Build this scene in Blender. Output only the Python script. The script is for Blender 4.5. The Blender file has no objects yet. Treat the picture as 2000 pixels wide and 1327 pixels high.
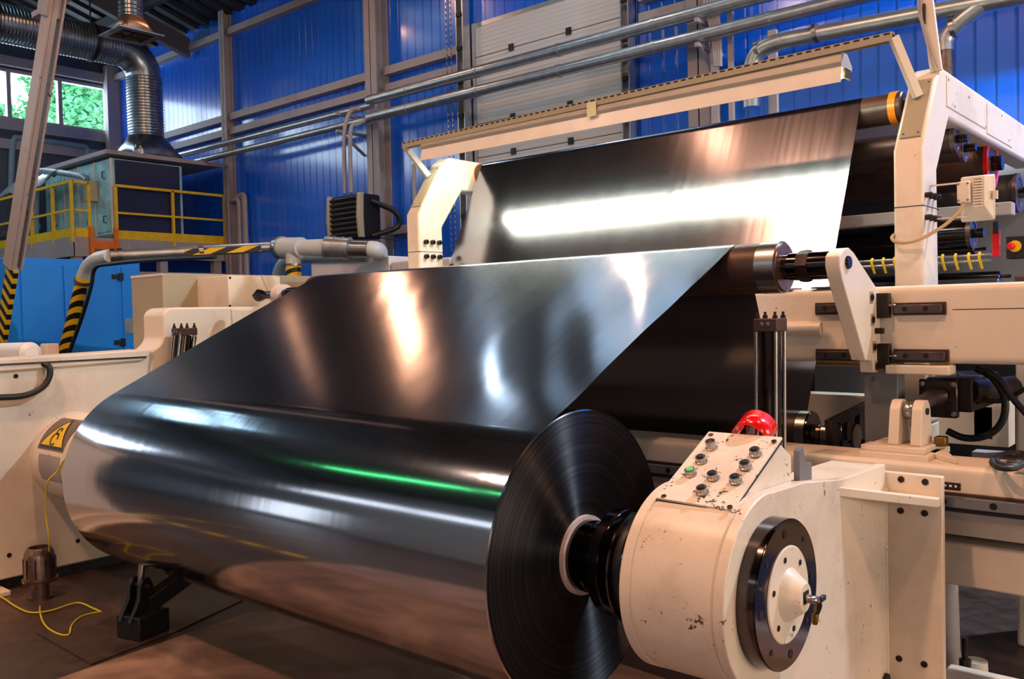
import bpy, bmesh, math, random
from mathutils import Vector, Matrix
random.seed(7)
PI = math.pi
SC = bpy.context.scene
COL = SC.collection

# ------------------------------------------------------------------ camera
FPX, CX, CY, HC = 1729.0, 1000.0, 663.5, 1.6
def _axes():
    ax, ay = (-1020 - CX, 660 - CY), (2480 - CX, 580 - CY)
    X = -Vector((ax[0], -ax[1], -FPX)); Y = Vector((ay[0], -ay[1], -FPX))
    X.normalize(); Y.normalize(); Z = X.cross(Y); Z.normalize(); Y = Z.cross(X)
    return Matrix((X, Y, Z))
RW = _axes()
CAMO = Vector((0, 0, HC))
def at(axis, val, px, py):
    """point of the plane (world axis = val) seen at that spot of the photograph"""
    d = RW @ Vector((px - CX, -(py - CY), -FPX))
    return CAMO + d * ((val - CAMO[axis]) / d[axis])
cam_d = bpy.data.cameras.new('camera'); cam = bpy.data.objects.new('camera', cam_d); COL.objects.link(cam)
cam_d.sensor_width = 36; cam_d.lens = FPX / 2000 * 36; cam_d.clip_end = 200
cam.matrix_world = Matrix.Translation(CAMO) @ RW.to_4x4()
SC.camera = cam

# ------------------------------------------------------------------ sky, exposure
SC.view_settings.view_transform = 'Standard'; SC.view_settings.look = 'None'
SC.view_settings.exposure = 0.0; SC.view_settings.gamma = 1
w = bpy.data.worlds.new('sky'); SC.world = w; w.use_nodes = True
w.node_tree.nodes['Background'].inputs[0].default_value = (.70, .86, 1, 1)
w.node_tree.nodes['Background'].inputs[1].default_value = 8.0

DAYL = (.82, .92, 1)
WARM, SOFT, COOL, NEUT = (1, .52, .30), (1, .72, .55), (.62, .84, 1.0), (1, .88, .80)
ROOF_S = .36                      # roof rises towards -Y
def roof_z(y): return 8.0 + min(10.5 - y, 8) * .30
LAMPS = [  # x, y, colour, power
    (-12.1, 8.0, WARM, 36), (-7.3, 8.6, SOFT, 15), (-9.5, 7.0, COOL, 18),
    (-5.4, .3, WARM, 260), (-14.8, 7.4, WARM, 14),
    (-2.6, -2.6, WARM, 520), (2.2, 1.8, WARM, 330), (-9.5, -2.0, SOFT, 130), (1.5, 8.0, DAYL, 850), (-6.4, 2.4, WARM, 12),
]

# ------------------------------------------------------------------ materials
def srgb(h):
    c = [int(h[i:i + 2], 16) / 255 for i in (0, 2, 4)]
    return tuple(((v + .055) / 1.055) ** 2.4 if v > .04045 else v / 12.92 for v in c) + (1,)
class NT:
    def __init__(s, name):
        s.m = bpy.data.materials.new(name); s.m.use_nodes = True
        s.t = s.m.node_tree; s.b = s.t.nodes['Principled BSDF']
        s.geo = None
    def n(s, typ, **kw):
        nd = s.t.nodes.new(typ)
        for k, v in kw.items():
            if k in nd.inputs: nd.inputs[k].default_value = v
            else: setattr(nd, k, v)
        return nd
    def l(s, a, b): s.t.links.new(a, b)
    def coord(s, scale=(1, 1, 1), rot=(0, 0, 0)):
        g = s.n('ShaderNodeNewGeometry'); mp = s.n('ShaderNodeMapping')
        mp.inputs['Scale'].default_value = scale; mp.inputs['Rotation'].default_value = rot
        s.l(g.outputs['Position'], mp.inputs['Vector']); return mp.outputs[0]
    def ramp(s, fac, stops, interp='LINEAR'):
        r = s.n('ShaderNodeValToRGB'); r.color_ramp.interpolation = interp
        e = r.color_ramp.elements
        while len(e) < len(stops): e.new(.5)
        for el, (p, c) in zip(e, stops): el.position = p; el.color = c
        s.l(fac, r.inputs[0]); return r.outputs[0]
    def mix(s, fac, a, b):
        m = s.n('ShaderNodeMix', data_type='RGBA')
        for sock, v in ((m.inputs[0], fac), (m.inputs[6], a), (m.inputs[7], b)):
            if hasattr(v, 'links'): s.l(v, sock)
            else: sock.default_value = v
        return m.outputs[2]
    def bump(s, h, st=.2, dist=.01):
        b = s.n('ShaderNodeBump'); b.inputs['Strength'].default_value = st; b.inputs['Distance'].default_value = dist
        s.l(h, b.inputs['Height']); s.l(b.outputs[0], s.b.inputs['Normal']); return b
def plain(name, col, rough=.5, metal=0., spec=.5, var=0., vscale=6, bump=0., coat=0.):
    k = NT(name); k.b.inputs['Roughness'].default_value = rough; k.b.inputs['Metallic'].default_value = metal
    k.b.inputs['Specular IOR Level'].default_value = spec; k.b.inputs['Coat Weight'].default_value = coat
    c = srgb(col)
    nz = k.n('ShaderNodeTexNoise', Scale=vscale, Detail=5.0); k.l(k.coord(), nz.inputs['Vector'])
    v = var if var else .06
    k.l(k.ramp(nz.outputs[0], [(.3, tuple(x * (1 - v) for x in c[:3]) + (1,)), (.7, tuple(min(1, x * (1 + v)) for x in c[:3]) + (1,))]), k.b.inputs['Base Color'])
    if bump: k.bump(nz.outputs[0], bump, .004)
    return k.m
def painted(name, col, chip='5A4A3E', chips=.66, rough=.38, stain='A08468', sc=1.0):
    """worn machine enamel: soft stains and small dark chips of its own shape"""
    k = NT(name); k.b.inputs['Roughness'].default_value = rough
    c = k.coord()
    n1 = k.n('ShaderNodeTexNoise', Scale=1.6 * sc, Detail=8.0, Roughness=.65); k.l(c, n1.inputs['Vector'])
    n2 = k.n('ShaderNodeTexNoise', Scale=26. * sc, Detail=6.0, Roughness=.7); k.l(c, n2.inputs['Vector'])
    n3 = k.n('ShaderNodeTexNoise', Scale=5. * sc, Detail=3.0); k.l(c, n3.inputs['Vector'])
    st = k.ramp(n1.outputs[0], [(.5, (0, 0, 0, 1)), (.78, (.55, .55, .55, 1))])
    base = k.mix(st, srgb(col), srgb(stain))
    m1 = k.n('ShaderNodeMath', operation='MULTIPLY'); k.l(n2.outputs[0], m1.inputs[0])
    a = k.n('ShaderNodeMath', operation='ADD'); k.l(n3.outputs[0], a.inputs[0]); a.inputs[1].default_value = .5
    k.l(a.outputs[0], m1.inputs[1])
    ch = k.ramp(m1.outputs[0], [(chips, (0, 0, 0, 1)), (chips + .025, (1, 1, 1, 1))])
    k.l(k.mix(ch, base, srgb(chip)), k.b.inputs['Base Color'])
    k.bump(n2.outputs[0], .06, .003)
    return k.m
M = {}
M['cream'] = painted('cream_enamel', 'E4D8C8', chips=.735)
M['worn'] = painted('worn_cream_enamel', 'E2D6C8', chips=.68, stain='8E7866', rough=.33, sc=1.5)
M['greybox'] = painted('beige_grey_sheet', 'AAA088', chips=.8, stain='9A8C74')
M['steelpaint'] = painted('primer_steel', 'A6A0A4', chips=.74, stain='80746C', rough=.55)
M['bracepaint'] = painted('scuffed_brace_paint', 'B4A49C', chip='4E443E', chips=.66, rough=.5, sc=.9)
M['greypaint'] = painted('grey_machine_paint', '6E7278', chips=.68, stain='54565A')
M['roofsteel'] = plain('dark_roof_steel', '56565A', .6)
M['white'] = plain('white_sheet', 'E2E2E2', .4)
M['reflector'] = plain('white_reflector', 'EDE6DE', .25)
M['black'] = plain('black_plastic', '17171A', .4)
M['blacksteel'] = plain('blackened_steel', '443C3C', .16, .9, var=.3, vscale=20)
M['darkchrome'] = plain('dark_polished_steel', '544C4C', .12, 1, var=.1)
M['navypanel'] = plain('navy_sheet', '2E3450', .22)
M['railsteel'] = plain('rail_steel', '5C5256', .3, .6, var=.2, vscale=20)
M['iron'] = plain('dark_iron', '2E2522', .45, .6, var=.3, vscale=15, bump=.1)
M['browniron'] = plain('brown_cast_iron', '4A3630', .4, .3, var=.25, vscale=12)
M['void'] = plain('dark_hole', '0A0909', .8)
M['rubber'] = plain('black_rubber', '141416', .5)
M['chrome'] = plain('polished_steel', 'D8D8DA', .14, 1)
M['steel'] = plain('bare_steel', 'A6A4A4', .3, 1, var=.15)
M['oldsteel'] = plain('spool_steel', '8A7468', .32, .9, var=.25, vscale=18)
M['zinc'] = plain('zinc_pipe', 'B4BABE', .32, .85, var=.15, vscale=8)
M['ductsteel'] = plain('galvanised_duct', '9098A0', .28, .95, var=.25, vscale=9)
M['pipewhite'] = plain('pale_plastic_pipe', 'CDD8DC', .35)
M['pipeblue'] = plain('blue_grey_pipe', '7E9AA8', .4)
M['yellow'] = plain('yellow_enamel', 'EBC516', .4, var=.12, vscale=10)
M['orange'] = plain('orange_enamel', 'EC7A12', .4, var=.15)
M['orangetape'] = plain('orange_band', 'F08A1C', .3)
M['red'] = plain('red_enamel', 'E00C10', .22, coat=.5)
M['blue'] = plain('light_blue_sheet', '1490FA', .42, var=.06, vscale=2)
M['green'] = plain('green_lens', '6FE08A', .3)
M['brass'] = plain('brass_fitting', '80662F', .35, 1)
M['whitering'] = plain('paper_core', 'E6D2CC', .6)
M['amber'] = plain('ochre_strip', 'C89A55', .35)
M['cable'] = plain('yellow_green_cable', 'CFC020', .45)
M['beigecable'] = plain('beige_cable', 'B89E78', .5)
M['redcap'] = plain('orange_red_cap', 'E04414', .4)
M['ahu'] = plain('teal_galvanised_panel', 'A8DCE8', .35, .2, var=.3, vscale=5)
M['greylouver'] = plain('dark_louver', '3B3532', .45)
M['beigetrim'] = plain('beige_trim', 'B6AC90', .45)
M['darkgrey'] = plain('charcoal_sheet', '34333A', .5)
M['leaf'] = plain('leaves', '4F9C62', .6, var=.6, vscale=2.5)
M['bark'] = plain('bark', '5A4634', .9)
M['roofing'] = plain('roof_slate', '59636E', .7)

def film_mat(name, tangent, rough, aniso, base='A2A2AE', wr=False):
    k = NT(name); k.b.inputs['Metallic'].default_value = 1
    k.b.inputs['Roughness'].default_value = rough; k.b.inputs['Anisotropic'].default_value = aniso
    k.b.inputs['Base Color'].default_value = srgb(base)
    if tangent == 'x': k.b.inputs['Anisotropic Rotation'].default_value = .25
    if tangent == 'roll':
        t = k.n('ShaderNodeTangent', direction_type='RADIAL', axis='X'); k.l(t.outputs[0], k.b.inputs['Tangent'])
    else:
        v = k.n('ShaderNodeCombineXYZ'); v.inputs[0].default_value = 1; k.l(v.outputs[0], k.b.inputs['Tangent'])
    # very faint streaks along the running direction
    n = k.n('ShaderNodeTexNoise', Scale=1., Detail=4.0); k.l(k.coord((38, 1.1, 1.1)), n.inputs['Vector'])
    r = k.n('ShaderNodeMapRange'); k.l(n.outputs[0], r.inputs[0])
    r.inputs[3].default_value = rough * .8; r.inputs[4].default_value = rough * 1.2
    k.l(r.outputs[0], k.b.inputs['Roughness'])
    n2 = k.n('ShaderNodeTexNoise', Scale=1., Detail=2.0); k.l(k.coord((9, .7, .7)), n2.inputs['Vector'])
    k.bump(n2.outputs[0], .12, .004)
    return k.m
M['film'] = film_mat('metallised_film', 'x', .165, .3, 'A09CA6')
M['filmroll'] = film_mat('metallised_film_wound', 'roll', .115, .0, 'B4B2BA')
def side_mat():
    k = NT('wound_film_edge'); k.b.inputs['Metallic'].default_value = .85
    k.b.inputs['Base Color'].default_value = srgb('28292E'); k.b.inputs['Roughness'].default_value = .5
    k.b.inputs['Anisotropic'].default_value = 1.0; k.b.inputs['Anisotropic Rotation'].default_value = .25
    t = k.n('ShaderNodeTangent', direction_type='RADIAL', axis='X'); k.l(t.outputs[0], k.b.inputs['Tangent'])
    tc = k.n('ShaderNodeTexCoord'); mp = k.n('ShaderNodeMapping'); mp.inputs['Scale'].default_value = (0, 1, 1)
    k.l(tc.outputs['Object'], mp.inputs[0])
    ln = k.n('ShaderNodeVectorMath', operation='LENGTH'); k.l(mp.outputs[0], ln.inputs[0])
    cb = k.n('ShaderNodeCombineXYZ'); k.l(ln.outputs['Value'], cb.inputs[0])
    n = k.n('ShaderNodeTexNoise', Scale=140., Detail=5.0); k.l(cb.outputs[0], n.inputs['Vector'])
    k.bump(n.outputs[0], .05, .001)
    n2 = k.n('ShaderNodeTexNoise', Scale=60., Detail=2.0); k.l(cb.outputs[0], n2.inputs['Vector'])
    k.l(k.ramp(n2.outputs[0], [(.35, srgb('26272B')), (.7, srgb('3C3C42'))]), k.b.inputs['Base Color'])
    return k.m
M['filmside'] = side_mat()
def wall_mat():
    k = NT('blue_ribbed_panel'); k.b.inputs['Roughness'].default_value = .26
    k.b.inputs['Coat Weight'].default_value = 1; k.b.inputs['Coat Roughness'].default_value = .13; k.b.inputs['Coat IOR'].default_value = 1.6
    g = k.n('ShaderNodeNewGeometry'); s = k.n('ShaderNodeSeparateXYZ'); k.l(g.outputs['Position'], s.inputs[0])
    def groove(sock, per, wd):
        a = k.n('ShaderNodeMath', operation='MULTIPLY'); k.l(sock, a.inputs[0]); a.inputs[1].default_value = 1 / per
        f = k.n('ShaderNodeMath', operation='FRACT'); k.l(a.outputs[0], f.inputs[0])
        c = k.n('ShaderNodeMath', operation='SUBTRACT'); k.l(f.outputs[0], c.inputs[0]); c.inputs[1].default_value = .5
        b = k.n('ShaderNodeMath', operation='ABSOLUTE'); k.l(c.outputs[0], b.inputs[0])
        m = k.n('ShaderNodeMath', operation='MULTIPLY'); k.l(b.outputs[0], m.inputs[0]); m.inputs[1].default_value = per / wd
        m.use_clamp = True; return m.outputs[0]
    ad = k.n('ShaderNodeMath', operation='ADD'); k.l(s.outputs[0], ad.inputs[0]); k.l(s.outputs[1], ad.inputs[1])
    h1 = groove(ad.outputs[0], .2, .022)
    k.bump(h1, .8, .010)
    n = k.n('ShaderNodeTexNoise', Scale=1.2, Detail=3.0); k.l(k.coord((1, 1, .2)), n.inputs['Vector'])
    pc = k.ramp(n.outputs[0], [(.3, srgb('0064F4')), (.7, srgb('0074FF'))])
    k.l(k.mix(k.ramp(h1, [(0, (.45, .45, .45, 1)), (1, (0, 0, 0, 1))]), pc, srgb('002A80')), k.b.inputs['Base Color'])
    return k.m
M['bluewall'] = wall_mat()
def door_mat():
    k = NT('white_door_panel'); k.b.inputs['Roughness'].default_value = .3
    g = k.n('ShaderNodeNewGeometry'); s = k.n('ShaderNodeSeparateXYZ'); k.l(g.outputs['Position'], s.inputs[0])
    a = k.n('ShaderNodeMath', operation='MULTIPLY'); k.l(s.outputs[2], a.inputs[0]); a.inputs[1].default_value = 2 * PI / .132
    b = k.n('ShaderNodeMath', operation='SINE'); k.l(a.outputs[0], b.inputs[0])
    p = k.n('ShaderNodeMath', operation='POWER'); k.l(b.outputs[0], p.inputs[0]); p.inputs[1].default_value = 8
    k.bump(p.outputs[0], .5, .006)
    k.b.inputs['Base Color'].default_value = srgb('D3D6D8')
    return k.m
M['door'] = door_mat()
def floor_mat():
    k = NT('worn_dark_concrete')
    n1 = k.n('ShaderNodeTexNoise', Scale=.9, Detail=9.0, Roughness=.62); k.l(k.coord(), n1.inputs['Vector'])
    n2 = k.n('ShaderNodeTexNoise', Scale=9., Detail=8.0, Roughness=.7, Distortion=.6); k.l(k.coord(), n2.inputs['Vector'])
    a = k.ramp(n1.outputs[0], [(.3, srgb('352B2A')), (.52, srgb('4C3D3A')), (.75, srgb('6E5850'))])
    b = k.ramp(n2.outputs[0], [(.35, (.35, .35, .35, 1)), (.7, (1, 1, 1, 1))])
    m = k.n('ShaderNodeMix', data_type='RGBA', blend_type='MULTIPLY'); m.inputs[0].default_value = .75
    k.l(a, m.inputs[6]); k.l(b, m.inputs[7]); k.l(m.outputs[2], k.b.inputs['Base Color'])
    k.l(k.ramp(n2.outputs[0], [(.2, (.28,) * 3 + (1,)), (.8, (.55,) * 3 + (1,))]), k.b.inputs['Roughness'])
    k.bump(n2.outputs[0], .12, .006)
    return k.m
M['floor'] = floor_mat()
def mat_mat():
    k = NT('scuffed_brown_sheet')
    n1 = k.n('ShaderNodeTexNoise', Scale=2.2, Detail=9.0, Roughness=.6, Distortion=1.2); k.l(k.coord(), n1.inputs['Vector'])
    vo = k.n('ShaderNodeTexNoise', Scale=5., Detail=6.0, Distortion=3.0); k.l(k.coord(), vo.inputs['Vector'])
    k.l(k.ramp(n1.outputs[0], [(.3, srgb('58453E')), (.5, srgb('7C645A')), (.72, srgb('A08678'))]), k.b.inputs['Base Color'])
    k.b.inputs['Roughness'].default_value = .42; k.bump(vo.outputs[0], .25, .01); return k.m
M['mat'] = mat_mat()
def hazard(name, axis, per, rot):
    k = NT(name); k.b.inputs['Roughness'].default_value = .4
    wv = k.n('ShaderNodeTexWave', Scale=1., Distortion=0.); wv.wave_profile = 'SAW'; wv.bands_direction = 'DIAGONAL' if axis == 'D' else axis
    wv.inputs['Scale'].default_value = per
    k.l(k.coord((1, 1, 1), rot), wv.inputs['Vector'])
    k.l(k.ramp(wv.outputs['Fac'], [(0, srgb('EDBE12')), (.5, srgb('151414'))], 'CONSTANT'), k.b.inputs['Base Color'])
    return k.m
M['hazard'] = hazard('hazard_stripes', 'Z', 2.5, (0, -.65, 0))
M['hazardfine'] = hazard('hazard_stripes_fine', 'Z', 3.2, (0, .35, 0))
M['hazardpipe'] = hazard('hazard_stripes_pipe', 'X', 3.6, (0, -.7, 0))
def emis(name, col, st):
    k = NT(name); k.b.inputs['Base Color'].default_value = (0, 0, 0, 1)
    k.b.inputs['Emission Color'].default_value = col + (1,); k.b.inputs['Emission Strength'].default_value = st
    return k.m
M['tube'] = emis('fluorescent_tube', (.88, 1, .80), 60)
M['skyl'] = emis('cyan_roof_glow', (.5, .80, 1), 5.)
M['paleglow'] = emis('pale_roof_glow', (.5, .78, 1), 1.5)
M['sideglow'] = emis('warm_side_glow', (1, .76, .54), 11)
M['greenglow'] = emis('green_roof_glow', (.10, 1, .30), 6)
M['lampglass'] = emis('lamp_glass', (1, .62, .36), 30)
M['coolglass'] = emis('cool_lamp_glass', (.7, .88, 1), 30)
M['daypane'] = emis('daylit_frosted_pane', (.80, .92, 1), 2.6)
def glass_mat():
    k = NT('window_glass'); k.t.nodes.remove(k.b)
    tr = k.n('ShaderNodeBsdfTransparent'); gl = k.n('ShaderNodeBsdfGlossy'); gl.inputs['Roughness'].default_value = .02
    mx = k.n('ShaderNodeMixShader'); mx.inputs[0].default_value = .06
    k.l(tr.outputs[0], mx.inputs[1]); k.l(gl.outputs[0], mx.inputs[2])
    k.l(mx.outputs[0], k.t.nodes['Material Output'].inputs[0]); return k.m
M['glass'] = glass_mat()

# ------------------------------------------------------------------ mesh helpers
def V(*a): return Vector(a)
class MB:
    def __init__(s): s.v = []; s.f = []
    def add(s, vs, fs):
        o = len(s.v); s.v += [Vector(p) for p in vs]; s.f += [tuple(i + o for i in f) for f in fs]; return s
    def bx(s, x0, x1, y0, y1, z0, z1):
        vs = [(x, y, z) for x in (x0, x1) for y in (y0, y1) for z in (z0, z1)]
        return s.add(vs, [(0, 1, 3, 2), (4, 6, 7, 5), (0, 4, 5, 1), (2, 3, 7, 6), (0, 2, 6, 4), (1, 5, 7, 3)])
    def bar(s, p0, p1, w, h, up=(0, 0, 1)):
        p0, p1 = Vector(p0), Vector(p1); d = (p1 - p0).normalized(); u = Vector(up)
        r = d.cross(u)
        if r.length < 1e-4: r = d.cross(V(1, 0, 0))
        r.normalize(); u = r.cross(d)
        vs = [p + r * a * w / 2 + u * b * h / 2 for p in (p0, p1) for a, b in ((-1, -1), (1, -1), (1, 1), (-1, 1))]
        return s.add(vs, [(0, 1, 2, 3), (7, 6, 5, 4), (0, 4, 5, 1), (1, 5, 6, 2), (2, 6, 7, 3), (3, 7, 4, 0)])
    def lathe(s, p0, d, prof, seg=32, cap=True):
        """profile of (distance along d, radius)"""
        p0, d = Vector(p0), Vector(d).normalized()
        a = d.cross(V(0, 0, 1) if abs(d.z) < .9 else V(1, 0, 0)).normalized(); b = d.cross(a)
        vs = []; fs = []
        for t, r in prof:
            for i in range(seg):
                g = 2 * PI * i / seg; vs.append(p0 + d * t + (a * math.cos(g) + b * math.sin(g)) * r)
        for j in range(len(prof) - 1):
            for i in range(seg):
                k = (i + 1) % seg; fs.append((j * seg + i, j * seg + k, (j + 1) * seg + k, (j + 1) * seg + i))
        if cap:
            fs.append(tuple(range(seg))[::-1]); fs.append(tuple(range((len(prof) - 1) * seg, len(prof) * seg)))
        return s.add(vs, fs)
    def cyl(s, p0, p1, r, r1=None, seg=24):
        p0, p1 = Vector(p0), Vector(p1); L = (p1 - p0).length
        return s.lathe(p0, p1 - p0, [(0, r), (L, r if r1 is None else r1)], seg)
    def ring(s, p0, d, t0, t1, r0, r1, seg=40):
        p0, d = Vector(p0), Vector(d)
        return s.lathe(p0, d, [(t0, r0), (t0, r1), (t1, r1), (t1, r0), (t0, r0)], seg, False)
    def prism(s, pts, axis, a, b):
        n = len(pts)
        def mk(p, v): q = list(p); q.insert(axis, v); return q
        vs = [mk(p, a) for p in pts] + [mk(p, b) for p in pts]
        fs = [tuple(range(n))[::-1], tuple(range(n, 2 * n))] + [(i, (i + 1) % n, n + (i + 1) % n, n + i) for i in range(n)]
        return s.add(vs, fs)
    def tube(s, pts, r, seg=10, smooth=4):
        P = [Vector(p) for p in pts]
        if smooth and len(P) > 2:
            Q = []
            for i in range(len(P) - 1):
                a = P[max(i - 1, 0)]; b = P[i]; c = P[i + 1]; d = P[min(i + 2, len(P) - 1)]
                for k in range(smooth):
                    t = k / smooth
                    Q.append(.5 * ((2 * b) + (c - a) * t + (2 * a - 5 * b + 4 * c - d) * t * t + (3 * b - a - 3 * c + d) * t ** 3))
            Q.append(P[-1]); P = Q
        vs = []; fs = []; u = None
        for i, p in enumerate(P):
            d = (P[min(i + 1, len(P) - 1)] - P[max(i - 1, 0)]).normalized()
            if u is None:
                u = d.cross(V(0, 0, 1) if abs(d.z) < .9 else V(1, 0, 0)).normalized()
            u = (u - d * u.dot(d)).normalized(); b = d.cross(u)
            rr = r(i / (len(P) - 1)) if callable(r) else r
            for k in range(seg):
                g = 2 * PI * k / seg; vs.append(p + (u * math.cos(g) + b * math.sin(g)) * rr)
        for i in range(len(P) - 1):
            for k in range(seg):
                j = (k + 1) % seg; fs.append((i * seg + k, i * seg + j, (i + 1) * seg + j, (i + 1) * seg + k))
        fs.append(tuple(range(seg))[::-1]); fs.append(tuple(range((len(P) - 1) * seg, len(P) * seg)))
        return s.add(vs, fs)
    def grid(s, rows):
        n = len(rows[0]); vs = [p for r in rows for p in r]
        return s.add(vs, [(i * n + j, i * n + j + 1, (i + 1) * n + j + 1, (i + 1) * n + j) for i in range(len(rows) - 1) for j in range(n - 1)])
def rounded(pts, r, n=4):
    """round the corners of a polygon"""
    out = []; N = len(pts)
    for i, p in enumerate(pts):
        p = Vector(p); a = Vector(pts[i - 1]); b = Vector(pts[(i + 1) % N])
        rr = r[i] if isinstance(r, (list, tuple)) else r
        if rr <= 0: out.append(tuple(p)); continue
        da = (a - p); db = (b - p); k = min(rr, da.length * .45, db.length * .45)
        A = p + da.normalized() * k; B = p + db.normalized() * k
        for j in range(n + 1):
            t = j / n; out.append(tuple(A * (1 - t) ** 2 + p * 2 * t * (1 - t) + B * t * t))
    return out
def obj(name, mb, mat, parent=None, bevel=0., smooth=True, solid=0., seg=2, label=None, ang=38):
    me = bpy.data.meshes.new(name)
    off = Vector((0, 0, 0)); p = parent
    while p is not None: off += p.location; p = p.parent
    me.from_pydata([v - off for v in mb.v], [], mb.f)
    bm = bmesh.new(); bm.from_mesh(me); bmesh.ops.recalc_face_normals(bm, faces=bm.faces); bm.to_mesh(me); bm.free()
    if smooth: me.shade_smooth(); me.set_sharp_from_angle(angle=math.radians(ang))
    me.materials.append(M[mat] if isinstance(mat, str) else mat)
    o = bpy.data.objects.new(name, me); COL.objects.link(o); o.parent = parent
    if solid:
        m = o.modifiers.new('thickness', 'SOLIDIFY'); m.thickness = solid; m.offset = 0
    if bevel:
        m = o.modifiers.new('bevel', 'BEVEL'); m.width = bevel; m.segments = seg; m.limit_method = 'ANGLE'; m.angle_limit = .6
        m.harden_normals = False
    if label: o['label'] = label
    return o
def tag(o, label, cat, group=None, kind=None):
    o['label'] = label; o['category'] = cat
    if group: o['group'] = group
    if kind: o['kind'] = kind
    return o
def thing(name, label, cat, loc, group=None):
    o = bpy.data.objects.new(name, None); COL.objects.link(o); o.location = Vector(loc); o.empty_display_size = .1
    return tag(o, label, cat, group)
def struct(name, mb, mat, parent=None, **k):
    o = obj(name, mb, mat, parent, **k)
    if parent is None: o['kind'] = 'structure'
    return o
def copytree(o, parent=None, loc=None):
    c = o.copy(); COL.objects.link(c); c.parent = parent
    if loc is not None: c.location = loc
    for ch in list(o.children): copytree(ch, c)
    return c
def bolts(parent, pts, d, r=.012, h=.01, mat='iron', name='bolt'):
    """socket-head screws: a head with a recessed hex well"""
    d = Vector(d).normalized()
    for p in pts:
        p = Vector(p)
        obj(name, MB().lathe(p - d * .002, d, [(0, r), (h * .9, r), (h, r * .85), (h, r * .5), (h * .4, r * .45), (h * .4, .0001)], 12), mat, parent)
def holes(parent, pts, d, r=.012):
    d = Vector(d).normalized()
    for p in pts:
        p = Vector(p)
        obj('screw_hole', MB().lathe(p - d * .001, d, [(0, r), (.003, r), (.003, r * .8), (.001, .0001)], 12), 'void', parent)
XL, XR = -4.784, -1.8

# ================================================================== HALL
YW, XW, YF, XE = 10.5, -21.87, -10.0, 9.0
struct('floor', MB().bx(XW - .3, XE, YF, YW, -.1, 0), 'floor')
# dashed line painted on the floor in front of the machine
ml = MB()
for i in range(15): ml.bx(-6.2 + i * .42, -5.95 + i * .42, .95 - i * .01, 1.0 - i * .01, 0, .002)
for i in range(5): ml.bx(-6.3, -6.25, -.9 + i * .4, -.65 + i * .4, 0, .002)
obj('painted_line', ml, 'yellow', bpy.data.objects['floor'], label='yellow dashed line painted on the floor')
struct('wall_back', MB().bx(XW - .3, -9.62, YW, YW + .15, 0, 8.3).bx(-9.62, -6.79, YW, YW + .15, 6.23, 8.3).bx(-6.79, XE, YW, YW + .15, 0, 8.3), 'bluewall', smooth=False)
struct('wall_left', MB().bx(XW - .2, XW, YF, YW, 0, 6.3).bx(XW - .2, XW, YF, YW, 7.45, 12).bx(XW - .2, XW, 10.4, YW, 6.3, 7.45).bx(XW - .2, XW, YF, -5, 6.3, 7.45), plain('grey_wall_panel', '4A5666', .45), smooth=False)
struct('wall_front', MB().bx(XW - .3, XE, YF - .15, YF, 0, 12), plain('pale_wall_panel', 'AAACAC', .5), smooth=False)
struct('wall_right', MB().bx(XE, XE + .15, YF, YW, 0, 12), plain('grey_blue_wall_panel', '5A6472', .5), smooth=False)
# roof deck: trapezoid ribs running along Y, rising away from the back wall
rib = []; x = XW - .2; k = 0
while x < XE:
    rib.append((x, .0 if k % 4 in (0, 1) else .07)); x += (.11, .03, .11, .03)[k % 4] * 1.6; k += 1
rows = [[V(x, y, roof_z(y) + h) for x, h in rib] for y in (YW + .15, 2.5, YF)]
struct('ceiling', MB().grid(rows), plain('dark_roof_deck', '1E2428', .5), smooth=False, solid=.01)
n = 0
for y in (9.3, 6.5, 3.7, .9, -1.9, -4.7, -7.5):
    n += 1; struct('trim_%d' % n, MB().bx(XW, XE, y - .06, y + .06, roof_z(y) - .24, roof_z(y) - .01), 'roofsteel')
for x in (-18.1, -12.0, -5.6, .8, 7):
    n += 1; struct('trim_%d' % n, MB().prism([(10.4, roof_z(10.4) - .62), (2.5, roof_z(2.5) - .62), (YF, roof_z(YF) - .62), (YF, roof_z(YF) - .22), (2.5, roof_z(2.5) - .22), (10.4, roof_z(10.4) - .22)], 0, x - .08, x + .08), 'roofsteel')
# columns on the back wall: I sections
def column(x, wd, dp, mat='steelpaint'):
    global n; n += 1
    return struct('trim_%d' % n, MB().bx(x - wd / 2, x + wd / 2, YW - dp, YW - dp + .02, 0, roof_z(10.3)).bx(x - .008, x + .008, YW - dp, YW - .01, 0, roof_z(10.3)).bx(x - wd / 2, x + wd / 2, YW - .03, YW - .005, 0, roof_z(10.3)), mat)
for x, wd, dp in ((-16.62, .18, .2), (-11.82, .30, .3), (-5.52, .30, .3), (.6, .3, .3)): column(x, wd, dp)
def girt(x0, x1, z, hh=.14):
    global n; n += 1
    struct('trim_%d' % n, MB().bx(x0, x1, YW - .13, YW - .11, z - hh / 2, z + hh / 2).bx(x0, x1, YW - .12, YW - .0, z + hh / 2 - .02, z + hh / 2).bx(x0, x1, YW - .12, YW - .0, z - hh / 2, z - hh / 2 + .02), 'steelpaint')
for z in (7.62, 5.86, 5.56, 3.25):
    girt(XW + .05, -16.72, z); 
    girt(-16.52, -11.98, z) if z != 3.25 else None
    if z != 3.25: girt(-11.66, -9.8, z)
    else: girt(-11.66, -10.6, 3.1)
    girt(-6.5, -5.7, z); 
    if z > 7: girt(-5.3, XE, z)
n += 1; struct('trim_%d' % n, MB().bx(-21.75, -21.55, YW - .3, YW, 0, 7.9), 'steelpaint')
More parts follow.
